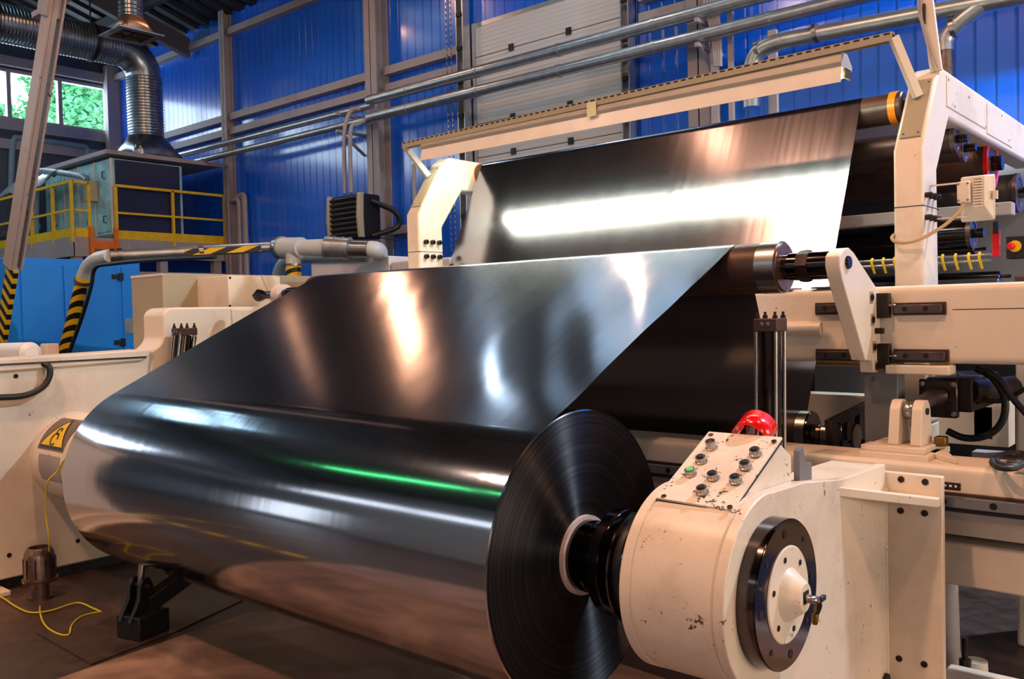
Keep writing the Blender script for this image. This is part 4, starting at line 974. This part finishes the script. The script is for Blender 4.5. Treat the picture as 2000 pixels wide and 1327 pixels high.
# hoses with brass fittings below the rail
def hose(name, lab, pts, r, mat='rubber', ends=None):
    t = thing(name, lab, 'hose', pts[0], 'hydraulic hoses')
    obj('hose_tube', MB().tube(pts, r, 10), mat, t)
    if ends: obj('fitting', MB().lathe(ends[0], Vector(ends[1]) - Vector(ends[0]), [(0, r * 1.1), (.01, r * 1.5), (.02, r * 1.5), (.022, r * 1.15), ((Vector(ends[1]) - Vector(ends[0])).length, r * 1.15)], 6), 'brass', t)
YH = 3.85
hose('hydraulic_hose', 'dark hose with a long brass fitting under the lower rail, upper one', [at(1, YH, *q) for q in ((1925, 1030), (1950, 1036), (1990, 1046), (2040, 1058))], .012, ends=(at(1, YH, 1892, 1026), at(1, YH, 1930, 1030)))
hose('hydraulic_hose', 'dark hose with a long brass fitting under the lower rail, lower one', [at(1, YH, *q) for q in ((1930, 1053), (1960, 1055), (2000, 1060), (2050, 1064))], .014, ends=(at(1, YH, 1885, 1050), at(1, YH, 1935, 1055)))
for i, (px, py) in enumerate(((1849, 1012), (1879, 1012))):
    c = at(1, YH, px, py); t = thing('orange_valve', 'round orange red valve knob below the lower rail, %s' % ('left, half hidden' if i == 0 else 'right'), 'valve', c, 'orange red valve knobs')
    obj('cap', MB().lathe(c - V(0, .02, 0), (0, 1, 0), [(0, .024), (.004, .028), (.04, .028)], 24), 'redcap', t); obj('body', MB().bx(c.x - .02, c.x + .02, c.y + .02, c.y + .1, c.z - .09, c.z + .02), 'iron', t)
m = MB().bx(-1.05, -.55, 3.92, 4.15, .68, .83)
tag(obj('valve_block', m, 'iron', bevel=.01), 'dark iron valve block behind the hoses under the rail', 'valve block')
for i, q in enumerate(((1852, 1026), (1866, 1040), (1883, 1038))):
    c = at(1, YH, *q); tag(obj('brass_nut', MB().lathe(c, (0, -1, .1), [(0, .016), (.015, .016), (.015, .008), (.018, .001)], 6), 'brass'), 'small brass nut under the rail, %s of three' % ('leftmost', 'middle', 'rightmost')[i], 'nut', 'brass nuts')

# base plates and clevis on the beam
t = thing('clevis_bracket', 'cream clevis bracket on stacked plates on the lower beam', 'bracket', (-1.2, 3.8, ZB1))
def zplate(qs, z0, z1, mat='cream'):
    pts_ = [at(2, z1, *q) for q in qs]; return MB().prism([(p.x, p.y) for p in pts_], 2, z0, z1)
obj('lower_plate', zplate([(1681, 868), (1812, 882), (1868, 897), (1850, 880), (1700, 862)], ZB1, ZB1 + .022), 'cream', t, bevel=.003)
Yc = 3.82
c = at(1, Yc, 1778, 800)
cb = c
obj('lower_plate_body', MB().bx(at(1, 3.68, 1681, 890).x, at(1, 3.68, 1815, 890).x, 3.66, 3.98, ZB1 - .002, ZB1 + .022), 'cream', t, bevel=.003)
obj('upper_plate', MB().bx(at(1, 3.70, 1690, 870).x, at(1, 3.70, 1806, 870).x, 3.69, 3.95, ZB1 + .022, ZB1 + .045), 'cream', t, bevel=.003)
zc = c.z; zb = ZB1 + .045
for dx_ in (-.065, .022):
    x = c.x + dx_
    obj('lug', MB().prism(rounded([(Yc - .085, zb), (Yc - .055, zc + .01), (Yc - .025, zc + .04), (Yc + .025, zc + .04), (Yc + .055, zc + .01), (Yc + .085, zb)], .012, 3), 0, x, x + .04), 'cream', t, bevel=.004)
obj('pin', MB().cyl((c.x - .075, Yc, zc - .005), (c.x + .07, Yc, zc - .005), .014), 'iron', t)
obj('rod_eye', MB().lathe((c.x - .022, Yc, zc - .005), (1, 0, 0), [(0, .03), (.008, .036), (.03, .036), (.038, .03)], 24), 'steel', t)
t = thing('slide_actuator', 'dark hydraulic actuator with square flange behind the clevis', 'actuator', c + V(.1, .4, .05))
ac = at(1, 4.25, 1840, 778)
obj('rod', MB().tube([V(c.x, Yc, zc), V(ac.x - .02, 4.16, ac.z + .01), V(ac.x + .0, 4.22, ac.z + .015)], lambda u: .02 + .018 * (u > .45), 16, 0), 'oldsteel', t)
obj('flange', MB().bx(ac.x - .09, ac.x + .07, 4.22, 4.26, ac.z - .085, ac.z + .085), 'blacksteel', t, bevel=.006)
bolts(t, [(ac.x + a_ * .065 - .01, 4.22, ac.z + b_ * .066) for a_ in (-1, 1) for b_ in (-1, 1)], (0, -1, 0), .012, .008, 'steel')
obj('body', MB().bx(ac.x - .07, ac.x + .12, 4.26, 4.75, ac.z - .06, ac.z + .09).cyl((ac.x + .1, 4.3, ac.z + .03), (ac.x + .3, 4.9, ac.z + .03), .05), 'iron', t, bevel=.006)
obj('valve', MB().bx(c.x + .08, c.x + .125, Yc + .03, Yc + .08, zb - .01, zb + .03), 'brass', t, bevel=.005)
YQ = 4.35
hose('hydraulic_hose', 'thick black hose looping round behind the actuator', [at(1, YQ, *q) for q in ((1906, 720), (1935, 735), (1960, 770), (1962, 810), (1945, 840), (1915, 855), (1880, 855), (1850, 842))], .016)
hose('hydraulic_hose', 'straight black hose crossing at the right edge of the view', [at(1, YQ - .05, *q) for q in ((1925, 722), (1955, 745), (1975, 775), (2010, 815))], .014)
hose('hydraulic_hose', 'black hose with a brass end reaching the actuator from the right', [at(1, YQ, *q) for q in ((1925, 783), (1960, 783), (1985, 770), (2010, 755))], .011, ends=(at(1, YQ, 1905, 784), at(1, YQ, 1936, 782)))
tag(obj('grey_column', MB().bx(at(1, 4.02, 1688, 800).x, at(1, 4.02, 1754, 800).x, 4.02, 4.12, ZB1 - .2, ZU0), 'greypaint', bevel=.004), 'grey flat column between the two cream beams', 'column')
t = thing('dancer_arm', 'dark slotted dancer arm carrying the lower guide roller', 'arm', (-1.5, 4.3, .98))
X_ = -1.50
a = [yz(X_, *q) for q in ((1628, 812), (1700, 778), (1700, 880), (1640, 876), (1625, 850))]
A = [yz(X_, *q) for q in ((1626, 824), (1690, 792), (1690, 806), (1640, 832))]; 
m = MB()
for s_ in ([(1622, 822), (1696, 786), (1696, 800), (1640, 832)], [(1640, 862), (1696, 856), (1696, 872), (1640, 876)], [(1656, 824), (1668, 818), (1668, 866), (1656, 868)], [(1622, 822), (1642, 826), (1646, 876), (1628, 872)], [(1680, 806), (1700, 800), (1700, 870), (1680, 870)]):
    m.prism([yz(X_, *q) for q in s_], 0, X_ - .03, X_)
obj('arm_frame', m, 'iron', t, bevel=.003)
obj('bearing', MB().cyl((X_ - .09, *cL), (X_ + .01, *cL), .06), 'oldsteel', t)
# parts seen in the gap between the beams
tag(obj('tan_back_beam', MB().bx(-4.9, -1.0, 5.0, 5.15, .87, 1.1), 'cream'), 'cream beam low behind the lower guide roller', 'beam')
tag(obj('amber_tube', MB().cyl((-4.8, 4.75, 1.315), (-1.2, 4.75, 1.315), .035), 'amber'), 'ochre coloured tube beneath the upper beam', 'tube')
tag(obj('dark_gear_case', MB().bx(-2.2, -1.55, 5.5, 5.9, 0, 1.6), 'greypaint', bevel=.02), 'dark grey gear case deep between the beams', 'gear case')
tag(obj('dark_cover_plate', MB().prism([(-1.75, 1.0), (-1.30, 1.0), (-1.30, 1.30), (-1.75, 1.22)], 1, 5.2, 5.22), 'darkgrey'), 'dark slanted cover plate behind the dancer arm', 'plate')
p = at(1, 5.19, 1662, 780); tag(obj('white_tag', MB().bx(p.x - .03, p.x + .03, 5.18, 5.19, p.z - .03, p.z + .025), 'white'), 'small blank white tag on the dark cover plate', 'tag')
tag(obj('black_back_panel', MB().bx(-5.2, .4, 6.3, 6.34, 0, 1.5), 'black'), 'large black panel low at the back of the machine', 'panel')

# ================================================================== ROLLER TRAIN BEHIND (right)
G = 'dark rollers of the roller train'
TR = [  # y, px/py of the end, radius, material, label
    (5.45, 1868, 272, .075, 'browniron', 'dark roller with pale end just below the post arm, first of two'),
    (5.62, 1884, 290, .075, 'browniron', 'dark roller with pale end just below the post arm, second of two'),
    (5.9, 1938, 320, .15, 'browniron', 'thick dark roller with a red rim under the post arm'),
    (5.5, 1990, 377, .105, 'darkgrey', 'dark roller with a chrome end behind the floodlight'),
    (5.3, 1905, 487, .03, 'blacksteel', 'slim polished black roller behind the near post'),
    (5.6, 1900, 456, .09, 'blacksteel', 'black roller low behind the floodlight'),
    (5.25, 1955, 540, .03, 'blacksteel', 'slim dark roller just above the upper beam'),
    (5.3, 1952, 556, .035, 'steel', 'slim grey roller resting closest above the upper beam'),
]
for y, px, py, r, mt, lab in TR:
    c = at(0, -1.34 if px > 1880 or r > .07 else -1.45, px, py); f_ = c.y / y; y = c.y; r *= f_
    t = roller('train_roller', lab, (y, c.z), r, -4.7, c.x, (.1, .06), r * .3, mt, G)
    if r > .06:
        obj('end_ring', MB().ring((c.x, y, c.z), (1, 0, 0), -.02, .004, r * .78, r + .003), 'red' if px == 1938 else 'oldsteel', t)
mw = MB(); c = at(1, 5.75, 1975, 300)
mw.grid([[V(-4.8, y, z), V(-1.36, y, z)] for y, z in ((7.6, 2.74), (7.62, 2.3), (7.55, 1.9), (7.5, .6))])
tag(obj('added_backdrop', mw, 'darkgrey', solid=.003), 'dark sheet added behind the roller train to hide the wall', 'panel')  # added to block the wall and keep the depth behind the rollers dark
tag(obj('square_crossbar', MB().bx(-4.8, at(1, 5.2, 1975, 405).x, 5.2, 5.3, at(1, 5.2, 1900, 425).z, at(1, 5.2, 1900, 400).z), 'steelpaint', bevel=.005), 'brownish square crossbar behind the floodlight', 'bar')
t = thing('hook_rod', 'thin steel rod with yellow plastic hooks above the upper beam', 'rod', at(1, 5.0, 1700, 530))
a, b = at(1, 5.0, 1640, 524), at(1, 5.0, 1935, 510)
obj('rod', MB().cyl(V(-4.6, 5.0, a.z), V(b.x, 5.0, a.z), .008).cyl(V(-4.6, 5.02, a.z + .03), V(b.x, 5.02, a.z + .03), .008), 'steel', t)
for q in (1702, 1724, 1746, 1840, 1865, 1891, 1912):
    c = at(1, 4.97, q, 516 if q < 1800 else 513); c.z = a.z
    obj('hook', MB().tube([V(c.x, 4.99, c.z + .04), V(c.x, 4.97, c.z + .03), V(c.x + .004, 4.97, c.z), V(c.x + .01, 4.99, c.z - .04)], .007, 6, 3), 'yellow', t)
t = thing('red_lever', 'flat red metal lever hanging near the right edge', 'lever', at(1, 4.9, 1945, 500))
q0, q1 = at(1, 4.9, 1937, 450), at(1, 4.9, 1953, 501)
obj('blade', MB().bx(q0.x, q1.x, 4.9, 4.915, q1.z, q0.z), 'red', t, bevel=.003)
obj('clamp', MB().bx(q0.x + .008, q1.x - .004, 4.885, 4.93, q0.z - .02, q0.z + .04), 'black', t)
c = at(1, 4.9, 1982, 481)
t = thing('emergency_stop', 'red mushroom emergency stop on a yellow disc on a black box', 'emergency stop', c)
obj('box', MB().bx(c.x - .04, c.x + .06, 4.91, 5.0, c.z - .06, c.z + .05), 'black', t, bevel=.005)
obj('yellow_disc', MB().cyl((c.x, 4.91, c.z), (c.x, 4.90, c.z), .028), 'yellow', t)
obj('red_knob', MB().lathe((c.x - .006, 4.90, c.z), (-.3, -1, 0), [(0, .01), (.02, .01), (.02, .018), (.03, .018), (.036, .012)], 24), 'red', t)
tag(obj('glass_guard', MB().bx(at(1, 4.8, 1985, 380).x, at(1, 4.8, 2100, 380).x, 4.8, 4.82, at(1, 4.8, 1985, 412).z, at(1, 4.8, 1985, 378).z), 'glass'), 'small clear guard plate at the right edge by the rollers', 'guard')
q = at(1, 4.75, 1990, 550); tag(obj('brown_block', MB().bx(q.x - .02, q.x + .3, 4.75, 4.9, 1.66, q.z + .03), 'browniron', bevel=.01), 'dark brown block on the upper beam at the right edge', 'block')
q = at(1, 4.6, 1983, 800); tag(obj('cream_upright', MB().bx(q.x, q.x + .4, 4.6, 4.9, 0, ZU0), 'cream', bevel=.015), 'cream upright at the right edge under the upper beam', 'upright')
tag(obj('pale_case', MB().bx(at(1, 5, 1900, 800).x, at(1, 5, 1940, 800).x, 5, 5.2, .9, at(1, 5, 1920, 793).z), 'steelpaint', bevel=.006), 'pale little case behind the hoses at right', 'case')
tag(obj('floor_rail', MB().bx(-1.1, 1, 4.7, 4.8, .84, .88), 'steelpaint'), 'pale horizontal bar behind the black hoses', 'bar')
hose('coiled_cable', 'coiled black cable lying on the beam at the right edge', [at(2, ZB1 + .03, 1965 + 32 * math.cos(k * .7) + k, 905 + 12 * math.sin(k * .7) - k * .5) for k in range(22)], .011)

# ================================================================== WINDING ARM (right)
XA = -1.122
t = thing('winding_arm', 'big cream winding arm with drum housing at the near end of the roll', 'winding arm', (XA, 3, 0)); WA = t
front = [(YA + .29 * math.cos(a), ZA + .29 * math.sin(a)) for a in [math.radians(d_) for d_ in range(82, 272, 8)]]
prof = [(3.5, .99), (3.03, 1.005), (2.72, 1.045)] + front + [(2.75, .40), (3.1, .13), (3.5, .10)]
obj('arm_plate', MB().prism(prof, 0, XA - .035, XA), 'worn', t, bevel=.004)
prof2 = [(3.5, .985), (3.03, .998), (2.72, 1.04)] + [(YA + .283 * math.cos(a), ZA + .283 * math.sin(a)) for a in [math.radians(d_) for d_ in range(82, 272, 8)]] + [(2.75, .42), (3.1, .15), (3.5, .12)]
obj('arm_body', MB().prism(prof2, 0, -1.33, XA - .034), 'cream', t)
obj('drum_housing', MB().lathe((-1.463, YA, ZA), (1, 0, 0), [(0, .26), (0, .284), (.006, .29), (.038, .29), (.040, .286), (.044, .286), (.046, .289), (.300, .289), (.303, .285), (.307, .289)], 96), 'worn', t)
obj('flange', MB().bx(-1.33, -.92, 3.5, 3.535, 0, .96), 'cream', t, bevel=.004)
obj('carriage_block', MB().bx(-1.3, -.935, 3.535, 3.58, .80, .92), 'iron', t)
tv = [V(XA - .01, 3.0, .985), V(XA - .01, 3.5, .885), V(-.925, 3.5, .885), V(-.925, 3.46, .886)]
obj('gusset', MB().add(tv + [v - V(0, 0, .034) for v in tv], [(0, 1, 2, 3), (7, 6, 5, 4), (0, 4, 5, 1), (1, 5, 6, 2), (2, 6, 7, 3), (3, 7, 4, 0)]), 'worn', t, bevel=.004)
for (z, th_) in ((.13, .035),):
    obj('gusset', MB().prism([(XA - .01, 3.0), (XA - .01, 3.5), (-.925, 3.5)], 2, z - th_ / 2, z + th_ / 2), 'cream', t, bevel=.004)
bolts(t, [V(p.x, 3.5, p.z) for p in [at(1, 3.5, *q) for q in ((1760, 937), (1807, 942), (1759, 998), (1806, 1003), (1756, 1287), (1805, 1298))]], (0, -1, 0), .0125, .006, 'iron')
obj('weld_bead', MB().tube([(XA, 3.495, .15), (XA, 3.495, .9)], .008, 8, 0).tube([(XA + .004, 3.06, .152), (XA + .004, 3.49, .152)], .007, 8, 0), 'worn', t)
obj('drain_notch', MB().lathe((XA + .004, 3.46, .16), (1, 0, 0), [(0, .03), (.01, .03)], 16), 'void', t)
# bearing ring + cap
t = thing('bearing_cover', 'black bolted bearing ring with cream hub disc on the winding arm', 'bearing cover', (XA, YA, ZA))
rr_ = .219
obj('ring', MB().ring((XA, YA, ZA), (1, 0, 0), 0, .056, .139, rr_ - .003, 96).ring((XA, YA, ZA), (1, 0, 0), .0, .052, .2, rr_, 96), 'darkchrome', t)
obj('hub_disc', MB().lathe((XA, YA, ZA), (1, 0, 0), [(0, .1415), (.058, .1415), (.061, .138), (.061, .078), (.066, .074), (.105, .046), (.110, .040), (.110, .0001)], 72), 'worn', t)
for k in range(6):
    a = PI / 6 + k * PI / 3 + .25
    holes(t, [(XA + .061, YA + .11 * math.cos(a), ZA + .11 * math.sin(a))], (1, 0, 0), .009)
for k in range(8):
    a = k * PI / 4 + .08; big = k % 2 == 0
    obj('ring_screw', MB().lathe((XA + .056, YA + .18 * math.cos(a), ZA + .18 * math.sin(a)), (1, 0, 0), [(0, .014 if big else .009), (.0015, .014 if big else .009), (.0015, .009 if big else .006), (.0005, .0001)], 16), 'iron', t)
t = thing('rotary_union', 'small steel elbow with black hose on the hub disc centre', 'fitting', (XA + .11, YA, ZA))
xh = XA + .11
obj('socket', MB().bx(xh, xh + .002, YA - .018, YA + .018, ZA - .016, ZA + .02), 'void', t)
obj('elbow', MB().tube([(xh, YA, ZA), (xh + .02, YA, ZA - .002), (xh + .022, YA + .02, ZA - .006)], .012, 12), 'steel', t)
pe = at(0, xh + .01, 1592, 1207)
obj('hose', MB().tube([V(xh + .022, YA + .02, ZA - .006), V(xh + .022, YA + .05, ZA - .03), pe], .0065, 8), 'rubber', t)
obj('brass_valve', MB().lathe(pe, (0, .2, 1), [(-.02, .007), (-.01, .01), (.01, .01), (.012, .005), (.06, .005)], 10), 'brass', t)
hd = at(0, xh + .01, 1605, 1170); obj('valve_lever', MB().bar(hd - V(0, .012, 0), hd + V(0, .022, .0), .012, .016), plain('dark_blue_plastic', '22264A', .4), t, bevel=.003)

# spindle collars between roll and housing
t = thing('spindle_chuck', 'stepped black steel chuck gripping the roll core', 'chuck', (-1.7, YA, ZA))
obj('core_plug', MB().lathe((XR + .005, YA, ZA), (1, 0, 0), [(0, .115), (.0, .122), (.06, .122), (.063, .118), (.14, .118)], 72), 'darkchrome', t)
obj('big_collar', MB().lathe((-1.665, YA, ZA), (1, 0, 0), [(0, .11), (0, .172), (.004, .176), (.04, .176), (.042, .173), (.046, .176), (.090, .192), (.096, .19), (.096, .11)], 96), 'darkchrome', t)
obj('rear_collar', MB().lathe((-1.57, YA, ZA), (1, 0, 0), [(0, .17), (.11, .17)], 72), 'black', t)
obj('inner_bearing', MB().lathe((-1.50, YA, ZA), (1, 0, 0), [(0, .235), (.005, .24), (.06, .24)], 72), 'darkchrome', t)

# ================================================================== PUSH BUTTON BOX
A0, A1 = V(-1.42, 2.317, 1.028), V(-1.17, 2.317, 1.021)
B0, B1 = V(-1.42, 2.657, 1.190), V(-1.17, 2.668, 1.188)
up = (B0 - A0).normalized(); side = V(1, 0, 0); nn = side.cross(up).normalized()
t = thing('push_button_box', 'chipped cream push button box sitting on the winding arm', 'control box', (-1.3, 2.5, 1.05))
plp = [A0, A1, B1, B0]
obj('casing', MB().prism([(A0.y + .02, 1.03), (B0.y - .005, B0.z - .008), (B0.y + .10, 1.12), (B0.y + .10, 1.0), (A0.y + .02, .99)], 0, -1.413, -1.177), 'worn', t, bevel=.008)
fp = obj('face_plate', MB().add([p + nn * h for h in (-.003, .004) for p in plp], [(0, 1, 2, 3)[::-1], (4, 5, 6, 7), (0, 1, 5, 4), (1, 2, 6, 5), (2, 3, 7, 6), (3, 0, 4, 7)]), painted('chipped_white_panel', 'E9DFD2', chip='4A423E', chips=.635, stain='B9A48E', sc=2.2), t)
obj('gasket', MB().add([p + nn * h + (p - (A0 + B1) / 2) * .012 for h in (-.009, -.003) for p in plp], [(0, 1, 2, 3)[::-1], (4, 5, 6, 7), (0, 1, 5, 4), (1, 2, 6, 5), (2, 3, 7, 6), (3, 0, 4, 7)]), 'black', t)
def onplate(px, py):
    d = RW @ Vector((px - CX, -(py - CY), -FPX)); tt = (A0 + nn * .004 - CAMO).dot(nn) / d.dot(nn); return CAMO + d * tt
k3 = 1253 / 460
bt = [('empty_collar', 572, 95), ('black_button', 518, 168), ('green_button', 460, 236), ('black_button', 580, 255), ('black_button', 700, 273), ('black_button', 752, 198), ('black_button', 805, 128), ('black_button', 523, 332)]
for nm, bx_, by_ in bt:
    c = onplate(1180 + bx_ / k3, 840 + by_ / k3)
    o = obj('push_button', MB().lathe(c, nn, [(0, .0195), (.004, .0195), (.005, .017), (.018 if nm != 'empty_collar' else .026, .0165), (.018 if nm != 'empty_collar' else .026, .0125), (.012, .012)], 28, False), 'steel', t, label={'empty_collar': 'empty steel collar without a button', 'black_button': 'black button in a steel collar', 'green_button': 'green lit button in a steel collar'}[nm])
    obj('button_cap', MB().lathe(c, nn, [(.0, .012), (.020 if nm != 'empty_collar' else .006, .012), (.0225 if nm != 'empty_collar' else .007, .010)], 24), {'empty_collar': 'whitering', 'black_button': 'black', 'green_button': 'green'}[nm], o)
    if nm == 'black_button': obj('legend_bar', MB().bar(c + nn * .0226 - side * .005, c + nn * .0226 + side * .005, .003, .0006, nn), 'steel', o)
    # scribbled pen mark near the button
    q = c + up * .026 + side * .006
    obj('pen_mark', MB().tube([q - side * .006, q + up * .006, q + side * .007 + up * .002], .0007, 5, 3), 'iron', t)
bolts(t, [onplate(1180 + a_ / k3, 840 + b_ / k3) for a_, b_ in ((567, 27), (903, 60), (317, 353), (668, 410))], nn, .0085, .004, 'browniron', 'screw')
q = onplate(1356, 960); obj('red_arrow', MB().add([q - side * .006, q + side * .004 + up * .006, q + side * .004 - up * .006, q - side * .006 + nn * .001, q + side * .004 + up * .006 + nn * .001, q + side * .004 - up * .006 + nn * .001], [(0, 2, 1), (3, 4, 5), (0, 1, 4, 3), (1, 2, 5, 4), (2, 0, 3, 5)]), 'red', t)
# red half-round guard
t = thing('red_guard_cap', 'glossy red half-round guard behind the top of the push button box', 'guard', (-1.29, 2.7, 1.15))
gc = V(-1.285, 2.70, 1.185); m = MB(); rws = []
for i in range(25):
    a = PI * (i / 24) * 1.1 - .05 * PI; rws.append([gc + side * math.cos(a) * .06 + nn * math.sin(a) * .06 + up * s_ for s_ in (-.03, .06)])
m.grid(rws); obj('shell', m, 'red', t, solid=.004)
obj('stem', MB().cyl(gc + V(0, 0, -.04), gc + V(0, 0, .03), .02), 'chrome', t)
tag(obj('grey_stop_piece', MB().prism([(2.80, 1.03), (2.80, 1.13), (2.83, 1.14), (2.85, 1.08), (2.9, 1.08), (2.9, 1.02)], 0, -1.19, -1.17), 'greypaint'), 'small grey stepped piece behind the push button box', 'block')

# ================================================================== FLOOR THINGS
t = thing('floor_sheet', 'scuffed brown protective sheet lying on the floor under the roll', 'floor sheet', (-3, 1.5, 0))
cor = [at(2, .012, *q) for q in ((110, 1327), (200, 1292), (490, 1195))]
dirv = (cor[2] - cor[0]).normalized()
pts_ = [cor[0] - dirv * 1.0, cor[2], cor[2] + V(.35, .25, 0), V(-2.3, 3.3, .012), V(-.9, 3.2, .012), V(0.3, .6, .012), V(-2.2, -.6, .012)]
obj('sheet', MB().prism([(p.x, p.y) for p in pts_], 2, .001, .012), 'mat', t)
f1 = [at(2, .006, *q) for q in ((72, 1237), (178, 1298), (330, 1240), (480, 1170), (330, 1120))]
tag(obj('floor_plate', MB().prism([(p.x, p.y) for p in f1], 2, .0005, .008), 'floor'), 'thin dark steel plate under the black pivot block', 'plate')
t = thing('pivot_block', 'black cast pivot block with a lug and slanting arm below the roll', 'pivot block', at(2, 0, 245, 1240))
q0, q1, q2 = at(2, .008, 200, 1232), at(2, .008, 228, 1246), at(2, .008, 288, 1222)
bl = at(2, .0, 245, 1230)
ux = (q2 - q1); ux.z = 0; ux = ux.normalized(); uy = V(-ux.y, ux.x, 0)
if uy.y < 0: uy = -uy
def obox(m, o_, a, b, c, d_, e_, f_):
    vs = [o_ + ux * x + uy * y + V(0, 0, z) for x in (a, b) for y in (c, d_) for z in (e_, f_)]
    return m.add(vs, [(0, 1, 3, 2), (4, 6, 7, 5), (0, 4, 5, 1), (2, 3, 7, 6), (0, 2, 6, 4), (1, 5, 7, 3)])
wL = (q2 - q1).length; dL = (q0 - q1).length
obj('block', obox(MB(), V(q1.x, q1.y, 0), 0, wL, 0, dL, .008, .125), 'black', t, bevel=.006)
b0 = V(q1.x, q1.y, 0)
for s_ in (.18, .62):
    o_ = b0 + uy * dL * s_
    pr2 = [(-.02, .10), (.04, .20), (.045, .26), (.07, .30), (.11, .30), (.13, .26), (.15, .16), (.19, .10)]
    m = MB(); n_ = len(pr2); vs = [o_ + ux * a_ + uy * k + V(0, 0, z) for k in (0, .022) for a_, z in pr2]
    m.add(vs, [tuple(range(n_)), tuple(range(n_, 2 * n_))[::-1]] + [(i, (i + 1) % n_, n_ + (i + 1) % n_, n_ + i) for i in range(n_)])
    obj('lug', m, 'black', t, bevel=.004)
cc = b0 + uy * dL * .45 + ux * .09 + V(0, 0, .26)
obj('rod', MB().cyl(cc, cc + V(-.0, .02, .14), .016), 'steel', t)
obj('pin', MB().cyl(cc - uy * .06, cc + uy * .06, .012), 'steel', t)
obj('slanting_arm', MB().bar(b0 + uy * dL * .5 + ux * .08 + V(0, 0, .14), b0 + uy * (dL * .5 + .10) + ux * .62 + V(0, .15, .42), .075, .085), 'black', t, bevel=.008)
sp = at(2, 0, 80, 1168)
t = thing('core_spool', 'worn steel core spool standing on the floor by the side frame', 'spool', sp)
h0 = .30
obj('spool_body', MB().lathe(sp, (0, 0, 1), [(0, .065), (.012, .065), (.014, .048), (.10, .048), (.102, .095), (.118, .097), (.12, .086), (.25, .083), (.27, .078), (.30, .062), (.30, .054), (.2, .054)], 40, False), 'oldsteel', t)
for k in range(10):
    a = k * 2 * PI / 10; c = sp + V(.085 * math.cos(a), .085 * math.sin(a), .13); obj('groove', MB().bar(c, c + V(0, 0, .11), .006, .006, (math.cos(a), math.sin(a), 0)), 'iron', t)
cab = [V(XF + .71, YA - .24, ZA + .19), V(XF + .60, YA - .262, ZA + .12), V(XF + .50, YA - .278, ZA + .05), V(XF + .42, YA - .284, ZA - .02)]
cab += [at(1, 2.12, *q) for q in ((94, 940), (90, 975), (90, 1010), (96, 1055), (93, 1110), (82, 1165))]
cab += [at(2, .012, *q) for q in ((78, 1195), (88, 1222), (112, 1238), (134, 1240), (140, 1222), (160, 1204), (198, 1195))]
tag(obj('earth_cable', MB().tube(cab, .0045, 6), 'cable'), 'thin yellow earth cable hanging from the chuck housing to the floor', 'cable')
tag(obj('floor_cable', MB().tube([at(2, .01, *q) for q in ((-40, 1160), (0, 1166), (30, 1185), (60, 1197), (100, 1193), (150, 1178), (180, 1188), (198, 1196))], .005, 6), 'cable'), 'thin yellow cable snaking along the floor past the spool', 'cable')
